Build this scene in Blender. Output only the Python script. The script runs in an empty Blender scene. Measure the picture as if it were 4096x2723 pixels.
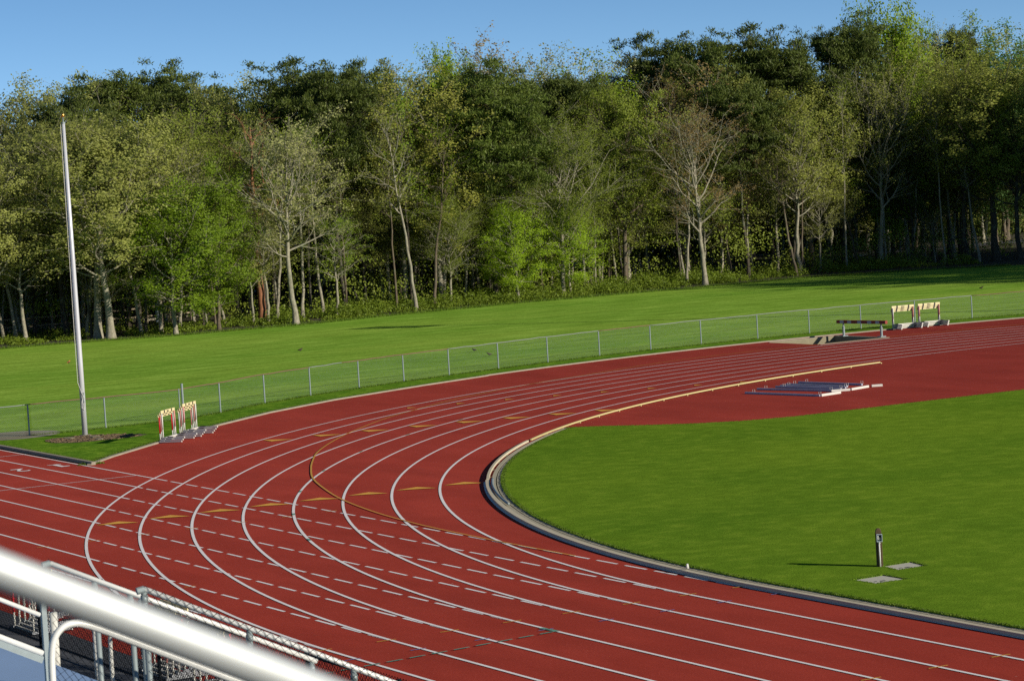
import bpy, math, random
import numpy as np
from mathutils import Vector, Matrix, Euler
from mathutils.geometry import tessellate_polygon

SC = bpy.context.scene
COL = SC.collection
R0, LW = 36.95, 1.067
ND = {}

# ------------------------------------------------------------------ node materials
def new_mat(name):
    m = bpy.data.materials.new(name); m.use_nodes = True
    nt = m.node_tree; nt.nodes.clear()
    out = nt.nodes.new('ShaderNodeOutputMaterial')
    b = nt.nodes.new('ShaderNodeBsdfPrincipled')
    nt.links.new(b.outputs[0], out.inputs[0])
    return m, nt, b, out

def node(nt, typ, **kw):
    n = nt.nodes.new(typ)
    for k, v in kw.items():
        if k.startswith('i_'):
            n.inputs[int(k[2:])].default_value = v
        else:
            setattr(n, k, v)
    return n

def mixc(nt, fac, a, b, blend='MIX'):
    n = nt.nodes.new('ShaderNodeMix'); n.data_type = 'RGBA'; n.blend_type = blend
    for s, v in ((n.inputs[0], fac), (n.inputs[6], a), (n.inputs[7], b)):
        if hasattr(v, 'links'): nt.links.new(v, s)
        elif isinstance(v, (tuple, list)): s.default_value = (*v[:3], 1)
        else: s.default_value = v
    return n.outputs[2]

def coords(nt, scale=(1, 1, 1), world=False):
    if world:
        src = nt.nodes.new('ShaderNodeNewGeometry').outputs['Position']
    else:
        src = nt.nodes.new('ShaderNodeTexCoord').outputs['Object']
    mp = nt.nodes.new('ShaderNodeMapping'); mp.inputs['Scale'].default_value = scale
    nt.links.new(src, mp.inputs[0]); return mp.outputs[0]

def noise(nt, vec, scale, detail=3, rough=.55):
    n = nt.nodes.new('ShaderNodeTexNoise'); n.inputs['Scale'].default_value = scale
    n.inputs['Detail'].default_value = detail; n.inputs['Roughness'].default_value = rough
    nt.links.new(vec, n.inputs['Vector']); return n.outputs['Fac']

def ramp(nt, fac, p0, p1, c0=(0, 0, 0), c1=(1, 1, 1)):
    n = nt.nodes.new('ShaderNodeValToRGB')
    n.color_ramp.elements[0].position = p0; n.color_ramp.elements[0].color = (*c0, 1)
    n.color_ramp.elements[1].position = p1; n.color_ramp.elements[1].color = (*c1, 1)
    nt.links.new(fac, n.inputs[0]); return n.outputs[0]

def bump(nt, b, h, strength=.4, dist=.01):
    n = nt.nodes.new('ShaderNodeBump'); n.inputs['Strength'].default_value = strength
    n.inputs['Distance'].default_value = dist
    nt.links.new(h, n.inputs['Height']); nt.links.new(n.outputs[0], b.inputs['Normal'])

def simple(name, c, rough=.6, metal=0., var=.18, scale=8., spec=.4, world=False):
    m, nt, b, o = new_mat(name)
    v = coords(nt, world=world); f = noise(nt, v, scale, 4)
    d = tuple(x * (1 - var) for x in c); l = tuple(min(1, x * (1 + var)) for x in c)
    nt.links.new(mixc(nt, f, d, l), b.inputs['Base Color'])
    b.inputs['Roughness'].default_value = rough; b.inputs['Metallic'].default_value = metal
    b.inputs['Specular IOR Level'].default_value = spec
    return m

def mul(nt, col, fac, lo, hi, a=.3, b=.7):
    """multiply a colour by a value running lo..hi over a noise"""
    return mixc(nt, 1.0, col, ramp(nt, fac, a, b, (lo,)*3, (hi,)*3), 'MULTIPLY')

def grass_mat(name, dark, light, straw, blotch=.25, medium=1.6, grain=26., stretch=(1, 1, 1), k=1.):
    m, nt, b, o = new_mat(name)
    v = coords(nt, world=True); vs = coords(nt, stretch, world=True)
    big = noise(nt, vs, blotch, 5, .6)
    med = noise(nt, vs, medium, 5, .7)
    fin = noise(nt, v, grain, 3, .8)
    c = mixc(nt, ramp(nt, big, .36, .64), dark, light)
    c = mixc(nt, ramp(nt, med, .50, .72, (0,)*3, (.55,)*3), c, straw)
    c = mul(nt, c, med, 1 - .30 * k, 1 + .22 * k, .34, .62)
    c = mul(nt, c, fin, 1 - .40 * k, 1 + .36 * k, .30, .70)
    nt.links.new(c, b.inputs['Base Color'])
    b.inputs['Roughness'].default_value = .9; b.inputs['Specular IOR Level'].default_value = 0
    bump(nt, b, fin, .35, .03)
    return m

def track_mat(name):
    m, nt, b, o = new_mat(name)
    v = coords(nt, world=True)
    big = noise(nt, v, .35, 5, .6)
    fin = noise(nt, v, 34., 2, .75)
    fin2 = noise(nt, v, 110., 2, .6)
    c1 = mixc(nt, ramp(nt, big, .35, .68), (.375, .053, .036), (.435, .068, .048))
    c2 = mixc(nt, ramp(nt, fin, .3, .7), tuple(x * .80 for x in (.40, .052, .036)), c1)
    c2 = mixc(nt, ramp(nt, fin, .52, .8, (0,)*3, (.35,)*3), c2, (.52, .11, .06))
    # greyish worn smears
    vs = coords(nt, (.55, .55, 1), world=True)
    st = noise(nt, vs, 1.1, 6, .7)
    c3 = mixc(nt, ramp(nt, st, .66, .80, (0,)*3, (.38,)*3), c2, (.15, .075, .055))
    lt = noise(nt, v, 2.6, 6, .75)
    c4 = mixc(nt, ramp(nt, lt, .68, .8, (0,)*3, (.16,)*3), c3, (.52, .18, .12))
    # uneven light painted in: surface dims toward the far end, brightens to the left
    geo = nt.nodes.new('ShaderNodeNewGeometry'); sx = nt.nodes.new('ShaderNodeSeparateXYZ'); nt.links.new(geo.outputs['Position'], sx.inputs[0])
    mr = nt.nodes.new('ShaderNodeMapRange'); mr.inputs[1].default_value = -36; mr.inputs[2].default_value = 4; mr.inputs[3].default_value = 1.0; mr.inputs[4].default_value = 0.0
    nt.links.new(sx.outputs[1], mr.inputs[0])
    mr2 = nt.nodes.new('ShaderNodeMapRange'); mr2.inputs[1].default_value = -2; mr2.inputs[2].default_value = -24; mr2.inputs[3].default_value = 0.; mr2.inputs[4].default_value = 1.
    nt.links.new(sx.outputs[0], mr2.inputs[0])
    far_shade = mixc(nt, mr.outputs[0], (.68, .70, .76), (1.0, 1.0, 1.0))
    left_light = mixc(nt, mr2.outputs[0], (1.0, .95, .90), (1.12, 1.10, 1.08))
    c4 = mixc(nt, 1.0, mixc(nt, 1.0, c4, far_shade, 'MULTIPLY'), left_light, 'MULTIPLY')
    wv = noise(nt, coords(nt, (.25, .8, 1), world=True), .9, 6, .65)
    c4 = mul(nt, c4, wv, .88, 1.10, .35, .65)
    # scattered pale crumbs and dark rubber spots
    vo = nt.nodes.new('ShaderNodeTexVoronoi'); vo.inputs['Scale'].default_value = 1.3; nt.links.new(v, vo.inputs['Vector'])
    c4 = mixc(nt, ramp(nt, vo.outputs['Distance'], .016, .030, (.55,)*3, (0,)*3), c4, (.55, .42, .36))
    nt.links.new(c4, b.inputs['Base Color'])
    b.inputs['Roughness'].default_value = .85; b.inputs['Specular IOR Level'].default_value = .03
    bump(nt, b, fin2, .3, .006)
    return m

def paint_mat(name, c, wear=.5):
    m, nt, b, o = new_mat(name)
    v = coords(nt, world=True)
    f = noise(nt, v, 30., 4, .75); g = noise(nt, v, 1.5, 4, .6)
    k = mixc(nt, ramp(nt, f, .50, .75, (0,)*3, (wear,)*3), c, (.30, .09, .07))
    k2 = mixc(nt, ramp(nt, g, .45, .75, (0,)*3, (.35,)*3), k, tuple(x * .75 for x in c))
    nt.links.new(k2, b.inputs['Base Color']); b.inputs['Roughness'].default_value = .75
    return m

def leaf_mat(name, c, c2, trans=.45):
    m, nt, b, o = new_mat(name)
    v = coords(nt)
    oi = nt.nodes.new('ShaderNodeObjectInfo')
    f = noise(nt, v, 3.2, 5, .8)
    big = noise(nt, v, .55, 3, .6)
    k = mixc(nt, ramp(nt, f, .34, .66), c, c2)
    k = mixc(nt, ramp(nt, big, .3, .7, (.0,)*3, (.35,)*3), k, tuple(x * .6 for x in c))
    hs = nt.nodes.new('ShaderNodeHueSaturation')
    mr = nt.nodes.new('ShaderNodeMapRange'); mr.inputs[3].default_value = .82; mr.inputs[4].default_value = 1.15
    nt.links.new(oi.outputs['Random'], mr.inputs[0]); nt.links.new(mr.outputs[0], hs.inputs['Value'])
    nt.links.new(k, hs.inputs['Color'])
    nt.links.new(hs.outputs[0], b.inputs['Base Color']); b.inputs['Roughness'].default_value = .55
    b.inputs['Specular IOR Level'].default_value = .25
    tr = nt.nodes.new('ShaderNodeBsdfTranslucent'); nt.links.new(hs.outputs[0], tr.inputs['Color'])
    mx = nt.nodes.new('ShaderNodeMixShader'); mx.inputs[0].default_value = trans
    nt.links.new(b.outputs[0], mx.inputs[1]); nt.links.new(tr.outputs[0], mx.inputs[2])
    nt.links.new(mx.outputs[0], o.inputs[0])
    return m

def bark_mat(name, c, c2):
    m, nt, b, o = new_mat(name)
    v = coords(nt, (1, 1, .35))
    f = noise(nt, v, 9., 5, .75); g = noise(nt, coords(nt), 1.3, 4, .7)
    k = mixc(nt, ramp(nt, f, .35, .65), c, c2)
    k = mixc(nt, ramp(nt, g, .5, .66, (0,)*3, (.7,)*3), k, (.16, .19, .12))
    nt.links.new(k, b.inputs['Base Color']); b.inputs['Roughness'].default_value = .9
    bump(nt, b, f, .6, .03)
    return m

M = {}
M['field'] = grass_mat('field_grass', (.180, .345, .036), (.255, .410, .052), (.335, .475, .095), .14, 1.5, 6., (1, .22, 1), .75)
M['infield'] = grass_mat('infield_grass', (.112, .218, .016), (.158, .268, .020), (.215, .300, .030), .16, 2.2, 26., (1, .8, 1), .42)
M['verge'] = grass_mat('verge_grass', (.085, .205, .016), (.145, .275, .022), (.25, .33, .04), .6, 3., 18., (1, 1, 1), .9)
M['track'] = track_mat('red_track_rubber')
M['white'] = paint_mat('white_line_paint', (.90, .87, .86), .25)
M['orange'] = paint_mat('orange_paint', (.80, .42, .05), .2)
M['yellowline'] = paint_mat('ochre_line_paint', (.62, .33, .04), .6)
M['green'] = paint_mat('green_line_paint', (.12, .34, .26), .7)
M['blueline'] = paint_mat('blue_line_paint', (.16, .20, .48), .7)
M['lid'] = simple('lid_concrete', (.50, .49, .41), .9, var=.12, scale=6., world=True)
M['curbgrey'] = simple('curb_grey', (.56, .50, .36), .7, 0, .15, 2., world=True)
M['drain'] = simple('drain_concrete', (.38, .35, .26), .9, var=.22, scale=4., world=True)
M['concrete'] = simple('concrete', (.23, .205, .135), .9, var=.25, scale=5., world=True)
M['kerb'] = simple('kerb_concrete', (.30, .275, .21), .9, var=.3, scale=3., world=True)
M['darkslot'] = simple('dark_slot', (.012, .012, .012), .9)
M['galv'] = simple('galvanised_steel', (.26, .31, .32), .5, .25, .15, 12.)
M['alu'] = simple('aluminium', (.56, .58, .62), .35, .12, .02, 1., spec=.9)
M['pipe'] = simple('polished_pipe', (.66, .69, .69), .56, .6, .05, 4.)
M['railwhite'] = simple('pale_steel_rail', (.78, .79, .76), .42, .12, .08, 8.)
M['railgrey'] = simple('dull_rail', (.22, .24, .23), .6, .1, .15, 8.)
M['rust'] = simple('rusty_rail', (.20, .11, .08), .8, .1, .35, 6.)
M['cream'] = simple('cream_plastic', (.68, .62, .34), .5, 0, .06, 6.)
M['yellowrail'] = simple('yellow_rail_paint', (.52, .45, .21), .6, 0, .15, 2., world=True)
M['whitepl'] = simple('white_plastic', (.62, .62, .57), .5, 0, .08, 6.)
M['redpl'] = simple('red_plastic', (.68, .02, .03), .45, 0, .1, 6.)
M['pinkpl'] = simple('faded_pink_plastic', (.62, .27, .25), .6, 0, .15, 6.)
M['black'] = simple('black_paint', (.015, .015, .018), .6)
M['blackvinyl'] = simple('black_vinyl_wire', (.010, .013, .017), .7, spec=.08)
M['greymetal'] = simple('grey_base_metal', (.33, .35, .38), .5, .4, .12, 6.)
M['wood_old'] = simple('weathered_wood', (.085, .058, .03), .9, 0, .4, 14.)
M['wood_rail'] = simple('silver_split_wood', (.30, .25, .17), .9, 0, .3, 6.)
M['beamred'] = simple('dark_red_beam', (.25, .03, .022), .6, 0, .2, 5.)
M['beamgrey'] = simple('faded_white_patch', (.42, .42, .46), .7, 0, .25, 20.)
M['gold'] = simple('gilded_ball', (.83, .48, .10), .25, .9, .05, 6.)
M['conduit'] = simple('grey_conduit', (.62, .63, .60), .5, 0, .1, 8.)
M['boxdark'] = simple('dark_box_inside', (.03, .045, .07), .5)
M['boxblue'] = simple('pale_blue_box', (.45, .55, .62), .5)
M['mulch'] = simple('bark_mulch', (.15, .105, .06), .95, 0, .6, 18., world=True)
M['soil'] = simple('bare_soil', (.12, .08, .045), .95, 0, .4, 4., world=True)
M['floor'] = simple('forest_floor', (.045, .040, .020), .95, 0, .5, 1.2, world=True)
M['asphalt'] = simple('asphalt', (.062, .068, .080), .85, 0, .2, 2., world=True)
M['deck'] = simple('pale_blue_deck', (.30, .44, .68), .55, .1, .12, .8, world=True)
M['yellowpost'] = simple('yellow_marker', (.75, .55, .03), .5)
M['bird'] = simple('brown_feathers', (.07, .05, .035), .8, 0, .3, 40.)
M['robin'] = simple('orange_breast', (.45, .15, .04), .8)
M['bluealu'] = simple('blueish_aluminium', (.36, .40, .50), .5, .1, .25, 3.)
M['rope'] = simple('white_rope', (.7, .7, .66), .8)

LEAF = {
 'khaki': leaf_mat('khaki_leaves', (.285, .325, .070), (.50, .52, .145)),
 'gold': leaf_mat('golden_leaves', (.30, .32, .052), (.50, .50, .105)),
 'pale': leaf_mat('pale_leaves', (.34, .36, .130), (.58, .58, .24)),
 'peach': leaf_mat('peach_leaves', (.34, .27, .130), (.52, .44, .22)),
 'rust': leaf_mat('rusty_buds', (.24, .150, .060), (.36, .28, .095)),
 'olive': leaf_mat('olive_leaves', (.205, .240, .040), (.40, .43, .090)),
 'moss': leaf_mat('moss_leaves', (.185, .250, .026), (.35, .42, .060)),
 'green': leaf_mat('green_leaves', (.150, .260, .012), (.310, .430, .030)),
 'lime': leaf_mat('lime_leaves', (.215, .360, .012), (.40, .54, .032)),
 'teal': leaf_mat('teal_leaves', (.110, .250, .060), (.22, .40, .11)),
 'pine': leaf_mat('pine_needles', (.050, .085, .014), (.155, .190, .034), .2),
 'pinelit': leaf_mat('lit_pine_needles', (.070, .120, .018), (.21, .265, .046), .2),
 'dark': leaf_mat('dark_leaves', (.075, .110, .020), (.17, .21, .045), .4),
 'shrub': leaf_mat('shrub_leaves', (.110, .180, .014), (.24, .31, .030), .35),
}
BARK = {
 'grey': bark_mat('pale_grey_bark', (.15, .138, .10), (.37, .34, .255)),
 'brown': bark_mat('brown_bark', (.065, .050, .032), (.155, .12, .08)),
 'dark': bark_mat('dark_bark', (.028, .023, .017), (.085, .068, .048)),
 'orange': bark_mat('orange_bark', (.19, .075, .035), (.36, .155, .075)),
 'pinebark': bark_mat('pine_bark', (.10, .066, .042), (.22, .145, .095)),
}

# ------------------------------------------------------------------ mesh building
class MB:
    def __init__(s): s.v = []; s.f = []; s.m = []; s.n = 0
    def add(s, verts, faces, mi=0):
        b = s.n; s.v.extend([tuple(map(float, v)) for v in verts]); s.n += len(verts)
        s.f.extend([tuple(i + b for i in f) for f in faces]); s.m.extend([mi] * len(faces)); return s
    def box(s, c, size, ax=None, mi=0):
        c = Vector(c); X, Y, Z = ax if ax else (Vector((1, 0, 0)), Vector((0, 1, 0)), Vector((0, 0, 1)))
        hx, hy, hz = [k / 2 for k in size]
        vs = [c + X * (sx * hx) + Y * (sy * hy) + Z * (sz * hz) for sx in (-1, 1) for sy in (-1, 1) for sz in (-1, 1)]
        return s.add(vs, [(0, 1, 3, 2), (4, 6, 7, 5), (0, 4, 5, 1), (2, 3, 7, 6), (0, 2, 6, 4), (1, 5, 7, 3)], mi)
    def bar(s, a, b, w, h, up=(0, 0, 1), mi=0):
        a = Vector(a); b = Vector(b); X = (b - a); L = X.length; X.normalize()
        Z = Vector(up); Y = Z.cross(X); Y.normalize(); Z = X.cross(Y)
        return s.box((a + b) / 2, (L, w, h), (X, Y, Z), mi)
    def tube(s, pts, r, sides=10, caps=True, mi=0):
        P = [Vector(p) for p in pts]; n = len(P)
        rr = r if hasattr(r, '__len__') else [r] * n
        ref = Vector((0, 0, 1))
        d0 = (P[-1] - P[0]).normalized()
        if abs(d0.z) > .9: ref = Vector((1, 0, 0))
        vs = []
        for i in range(n):
            d = (P[min(i + 1, n - 1)] - P[max(i - 1, 0)]).normalized()
            a = ref - d * ref.dot(d)
            if a.length < 1e-3: a = d.orthogonal()
            a.normalize(); b = d.cross(a)
            for k in range(sides):
                t = 2 * math.pi * k / sides
                vs.append(P[i] + (a * math.cos(t) + b * math.sin(t)) * rr[i])
        fs = [(i * sides + k, i * sides + (k + 1) % sides, (i + 1) * sides + (k + 1) % sides, (i + 1) * sides + k)
              for i in range(n - 1) for k in range(sides)]
        if caps:
            fs.append(tuple(range(sides))[::-1]); fs.append(tuple((n - 1) * sides + k for k in range(sides)))
        return s.add(vs, fs, mi)
    def sphere(s, c, r, seg=16, rings=10, sc=(1, 1, 1), mi=0):
        vs = [(c[0], c[1], c[2] + r * sc[2])]
        for i in range(1, rings):
            t = math.pi * i / rings
            for k in range(seg):
                p = 2 * math.pi * k / seg
                vs.append((c[0] + r * sc[0] * math.sin(t) * math.cos(p), c[1] + r * sc[1] * math.sin(t) * math.sin(p), c[2] + r * sc[2] * math.cos(t)))
        vs.append((c[0], c[1], c[2] - r * sc[2])); e = len(vs) - 1
        fs = [(0, 1 + k, 1 + (k + 1) % seg) for k in range(seg)]
        for i in range(rings - 2):
            for k in range(seg):
                a = 1 + i * seg
                fs.append((a + k, a + seg + k, a + seg + (k + 1) % seg, a + (k + 1) % seg))
        a = 1 + (rings - 2) * seg
        fs += [(e, a + (k + 1) % seg, a + k) for k in range(seg)]
        return s.add(vs, fs, mi)
    def build(s, name, mats, parent=None, smooth=False, world=False, bevel=0, link=True):
        me = bpy.data.meshes.new(name)
        v = s.v
        if parent is not None and world:
            L = parent.location; v = [(a - L[0], b - L[1], c - L[2]) for a, b, c in v]
        me.from_pydata(v, [], s.f)
        if not isinstance(mats, (list, tuple)): mats = [mats]
        for m in mats: me.materials.append(m)
        if len(mats) > 1: me.polygons.foreach_set('material_index', s.m)
        if smooth: me.polygons.foreach_set('use_smooth', [True] * len(me.polygons))
        me.update()
        o = bpy.data.objects.new(name, me)
        if link: COL.objects.link(o)
        if parent is not None: o.parent = parent
        if bevel:
            b = o.modifiers.new('bevel', 'BEVEL'); b.width = bevel; b.segments = 2; b.limit_method = 'ANGLE'
        return o

def thing(name, label, cat, loc=(0, 0, 0), group=None, rz=0):
    o = bpy.data.objects.new(name, None); COL.objects.link(o)
    o.empty_display_size = .2
    o.location = loc; o.rotation_euler = (0, 0, rz); o['label'] = label; o['category'] = cat
    if group: o['group'] = group
    return o
def tag(o, label, cat, group=None, kind=None):
    o['label'] = label; o['category'] = cat
    if group: o['group'] = group
    if kind: o['kind'] = kind
    return o
def struct(o, label=None, cat=None):
    o['kind'] = 'structure'
    if label: o['label'] = label
    if cat: o['category'] = cat
    return o

def poly_sheet(outer, holes, z):
    loops = [[Vector((x, y, 0)) for x, y in outer]] + [[Vector((x, y, 0)) for x, y in h] for h in holes]
    tris = tessellate_polygon(loops)
    pts = [p for l in loops for p in l]
    mb = MB(); fs = []
    for a, b, c in tris:
        n = (pts[b] - pts[a]).cross(pts[c] - pts[a]).z
        fs.append((a, b, c) if n > 0 else (a, c, b))
    mb.add([(p.x, p.y, z) for p in pts], fs)
    return mb
def skirt(mb, loop, z0, z1):
    n = len(loop)
    vs = [(x, y, z0) for x, y in loop] + [(x, y, z1) for x, y in loop]
    mb.add(vs, [(i, (i + 1) % n, n + (i + 1) % n, n + i) for i in range(n)])

def arc(R, a0, a1, n, c=(0, 0)):
    return [(c[0] + R * math.cos(math.radians(a0 + (a1 - a0) * i / n)), c[1] + R * math.sin(math.radians(a0 + (a1 - a0) * i / n))) for i in range(n + 1)]
def ribbon(mb, pts, w, z, mi=0, wobble=0):
    n = len(pts); vs = []
    for i, p in enumerate(pts):
        a = pts[max(i - 1, 0)]; b = pts[min(i + 1, n - 1)]
        dx, dy = b[0] - a[0], b[1] - a[1]; L = math.hypot(dx, dy) or 1
        nx, ny = -dy / L, dx / L
        vs += [(p[0] + nx * w / 2, p[1] + ny * w / 2, z), (p[0] - nx * w / 2, p[1] - ny * w / 2, z)]
    mb.add(vs, [(2 * i, 2 * i + 1, 2 * i + 3, 2 * i + 2) for i in range(n - 1)], mi)
    return mb
def strip3(mb, pts, prof, mi=0):
    """sweep a (offset, z) profile along a 2-D polyline; offset is to the left."""
    n = len(pts); m = len(prof); vs = []
    for i, p in enumerate(pts):
        a = pts[max(i - 1, 0)]; b = pts[min(i + 1, n - 1)]
        dx, dy = b[0] - a[0], b[1] - a[1]; L = math.hypot(dx, dy) or 1
        nx, ny = -dy / L, dx / L
        vs += [(p[0] + nx * o, p[1] + ny * o, z) for o, z in prof]
    fs = [(i * m + k, i * m + (k + 1) % m, (i + 1) * m + (k + 1) % m, (i + 1) * m + k) for i in range(n - 1) for k in range(m)]
    fs += [tuple(range(m))[::-1], tuple((n - 1) * m + k for k in range(m))]
    mb.add(vs, fs, mi); return mb

# ------------------------------------------------------------------ ground
PIT = [(-49.35, -2.85), (-46.15, -2.85), (-46.15, .2), (-49.35, .2)]
BIG = 900
o = poly_sheet([(-BIG, -BIG), (BIG, -BIG), (BIG, BIG), (-BIG, BIG)], [PIT], 0).build('ground', M['field'])
struct(o)
# forest floor beyond the mown edge
edge = [(-93.0, -60), (-93.0, -18.99), (-92.5, -14.63), (-90.9, -10.65), (-90.9, -3.42), (-92.4, 2.41), (-93.7, 10.57), (-93.94, 19.79), (-93.9, 23.9), (-94.5, 31.0), (-92.5, 35.9), (-88.5, 41.5), (-80, 52), (-70, 66), (-60, 84), (-60, 300)]
rng = random.Random(5)
ed = []
for i in range(len(edge) - 1):
    a, b = edge[i], edge[i + 1]; L = math.dist(a, b); k = max(1, int(L / .6)) if L < 60 else 12
    for j in range(k):
        t = j / k; ed.append((a[0] + (b[0] - a[0]) * t - .3 + rng.uniform(-.12, .12), a[1] + (b[1] - a[1]) * t))
ed.append(edge[-1])
o = poly_sheet([(-400, 300), (-400, -60)] + ed, [], .006).build('forest_floor', M['floor']); struct(o)

# track surface: one sheet under the infield
kerb_pts = [(-31.30, -36.86), (-32.8, -35.68), (-35.2, -33.47), (-37.0, -31.8), (-38.75, -30.1), (-41.25, -27.3), (-43.45, -24.05), (-45.6, -19.65), (-46.95, -16.45)]
kerb_arc = arc(49.85, 199.2, 90, 60)
straight_top = [(x, 49.85) for x in (10, 30, 70)]
outer_edge = kerb_pts + kerb_arc + straight_top
track = [(-90, -46.75), (70, -46.75), (70, 49.85)] + outer_edge[::-1][1:] + [(-90, -36.86)]
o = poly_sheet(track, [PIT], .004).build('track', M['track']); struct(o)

# infield turf, a raised sheet with holes for the two utility lids
LIDA = [(-.45, -34.40), (.12, -34.50), (.10, -33.90), (-.46, -33.80)]
LIDB = [(.33, -35.58), (.95, -35.58), (.97, -34.96), (.31, -34.95)]
dzone = [(-27.0, -24.95), (-26.2, -24.1), (-25.4, -23.5), (-24.4, -22.5), (-23.7, -21.4), (-23.35, -20.0), (-23.35, -17.8), (-23.4, -15.2), (-23.4, -12.0), (-23.4, -6), (-23.4, 30)]
a_start = math.degrees(math.atan2(-24.95, -27.0)) % 360
inf = arc(36.62, a_start, 270, 70) + [(70, -36.62), (70, 30)] + dzone[::-1][:-1]
rr = random.Random(3)
inf2 = []
for i in range(len(inf)):
    a, b = inf[i], inf[(i + 1) % len(inf)]; L = math.dist(a, b); k = max(1, int(L / .22)) if L < 75 else 100
    for j in range(k):
        t = j / k; jx = rr.uniform(-.018, .018); jy = rr.uniform(-.018, .018)
        inf2.append((a[0] + (b[0] - a[0]) * t + jx, a[1] + (b[1] - a[1]) * t + jy))
mb = poly_sheet(inf2, [LIDA, LIDB], .055)
skirt(mb, inf2[::-1], .0, .055); skirt(mb, LIDA, .0, .055); skirt(mb, LIDB, .0, .055)
o = mb.build('infield', M['infield']); struct(o)

# verge between track kerb and fence
vo = [(-90, -36.95)] + [(-31.4, -36.95)] + [(x * 1.0, y * 1.0) for x, y in outer_edge]
fence_base = [(-41.95, -60), (-41.96, -37.27), (-41.96, -34.90), (-41.95, -32.48), (-42.16, -29.84), (-43.32, -28.12), (-45.1, -25.8), (-46.30, -23.6), (-47.35, -21.28), (-48.20, -19.13), (-48.95, -16.94), (-49.65, -14.55), (-50.40, -12.05), (-51.05, -9.43), (-51.45, -6.9), (-51.75, -4.4), (-51.9, -1.65), (-51.92, .85), (-51.8, 3.3), (-51.6, 5.87), (-51.35, 8.6), (-50.95, 11.2), (-50.4, 13.8), (-49.7, 16.4), (-48.8, 18.9), (-47.7, 21.4)]
mb = MB()
inner = outer_edge[:]
def off(pts, d):
    out = []
    for i, p in enumerate(pts):
        a = pts[max(i - 1, 0)]; b = pts[min(i + 1, len(pts) - 1)]
        dx, dy = b[0] - a[0], b[1] - a[1]; L = math.hypot(dx, dy) or 1
        out.append((p[0] - dy / L * d, p[1] + dx / L * d))
    return out
vin = [(x - .12, y) for x, y in fence_base[::-1] if -40 < y < 12]
vs_ = [(-42.05, -36.9), (-31.3, -36.86)] + kerb_pts[1:] + [q for q in kerb_arc if q[1] < 12] + vin
o = poly_sheet(vs_, [], .004).build('verge', M['verge']); struct(o)

# ------------------------------------------------------------------ lane markings
solid = MB()
R8 = R0 + 8 * LW
for k in range(1, 9):
    R = R0 + k * LW
    ribbon(solid, arc(R, 90, 270, 260), .060, .012)
    ribbon(solid, [(0, R), (30, R), (70, R)], .058, .012)
    ribbon(solid, [(0, -R), (30, -R), (70, -R)], .060, .012)
ribbon(solid, [(0, R0 + .02), (70, R0 + .02)], .05, .012)
ribbon(solid, arc(R0 + .02, 90, 168.2, 80), .05, .012)
ribbon(solid, arc(R0 + .06, 241, 270, 60) + [(30, -R0 - .06), (70, -R0 - .06)], .05, .012)
struct(solid.build('lane_lines', M['white']))
dash = MB()
for k in range(0, 9):
    y = -(R0 + k * LW) - (.06 if k == 0 else 0)
    xc = -math.sqrt(max(R8 ** 2 - y * y, 0)) if k < 8 else -3
    n0 = math.ceil((xc + .15 + 2.41) / .9555)
    d0 = -2.41 + n0 * .9555
    if k == 8:
        n0 = -9; d0 = -2.41 + n0 * .9555
    ribbon(dash, [(-90, y), (d0 - .25, y)], .056, .008)
    x = d0
    while x < -.3:
        ribbon(dash, [(x, y), (x + .70, y)], .056, .008); x += .9555
ribbon(dash, [(-27.6, -R0), (-27.6, -R8)], .045, .0095)
ribbon(dash, [(-36.25, -R0), (-36.25, -R8)], .045, .0095)
struct(dash.build('chute_lines', M['white']))

arrow = MB()
def tri(th, r_in, r_out, lean, z):
    a = math.radians(th); b = math.radians(th + lean); rm = (r_in + r_out) / 2
    P = [(r_in * math.cos(a), r_in * math.sin(a)), (r_out * math.cos(a), r_out * math.sin(a)), (rm * math.cos(b), rm * math.sin(b))]
    # bulge of the base makes the slim kite seen in the photo
    n = (P[1][0] - P[0][0]) * (P[2][1] - P[0][1]) - (P[1][1] - P[0][1]) * (P[2][0] - P[0][0])
    arrow.add([(x, y, z) for x, y in P], [(0, 1, 2)] if n > 0 else [(0, 2, 1)])
for n in range(1, 9):
    ri, ro = R0 + (n - 1) * LW + .08, R0 + n * LW - .08
    rc = (ri + ro) / 2
    tri(241.3 + (n - 1) * .643, ri, ro, -math.degrees(.43 / rc), .016)
    tri(214.6 + (n - 1) * 1.264, ri, ro, math.degrees(.46 / rc), .016)
    t = 212.3 - (8 - n) * 1.52
    tri(t, rc - .16, rc + .16, math.degrees(.26 / rc), .016)
hm = MB(); bm = MB(); gm = MB()
for y in (-37.03, -38.04, -39.1, -40.2, -41.26, -42.35, -43.42, -44.48):
    ribbon(hm, [(-.72, y - .16), (-.72, y + .16)], .03, .016)
    ribbon(bm, [(.33, y - .1 - .03), (.33, y + .13)], .03, .016)
    ribbon(hm, [(7.0, y - .16), (7.0, y + .16)], .03, .016)
    ribbon(hm, [(-16.2, y - .13), (-16.2, y + .13)], .03, .016)
for k, x in ((8, -8.51),): ribbon(hm, [(x, -43.5), (x, -43.3)], .03, .016)
arrow.v += hm.v[:0]
arrow.add(hm.v, hm.f)
struct(arrow.build('orange_marks', M['orange']))
for i in range(11):
    t0 = i * .385 / 3.7; t1 = t0 + .27 / 3.7
    ribbon(gm, [(.62 + .42 * t, -41.28 - 3.7 * t) for t in (t0, t1)], .045, .024)
r4 = R0 + 4 * LW
for x, y in [(-23.83, -33.64), (-20.26, -35.89), (-16.45, -37.78), (-12.39, -39.31), (-27.13, -31.01), (-30.12, -28.19), (-32.64, -25.18)]:
    a = math.degrees(math.atan2(y, x)) % 360
    ribbon(gm, arc(r4, a - .2, a + .2, 3), .056, .016)
ribbon(gm, [(.15, -r4 - .03), (.62, -r4)], .08, .016)
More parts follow.
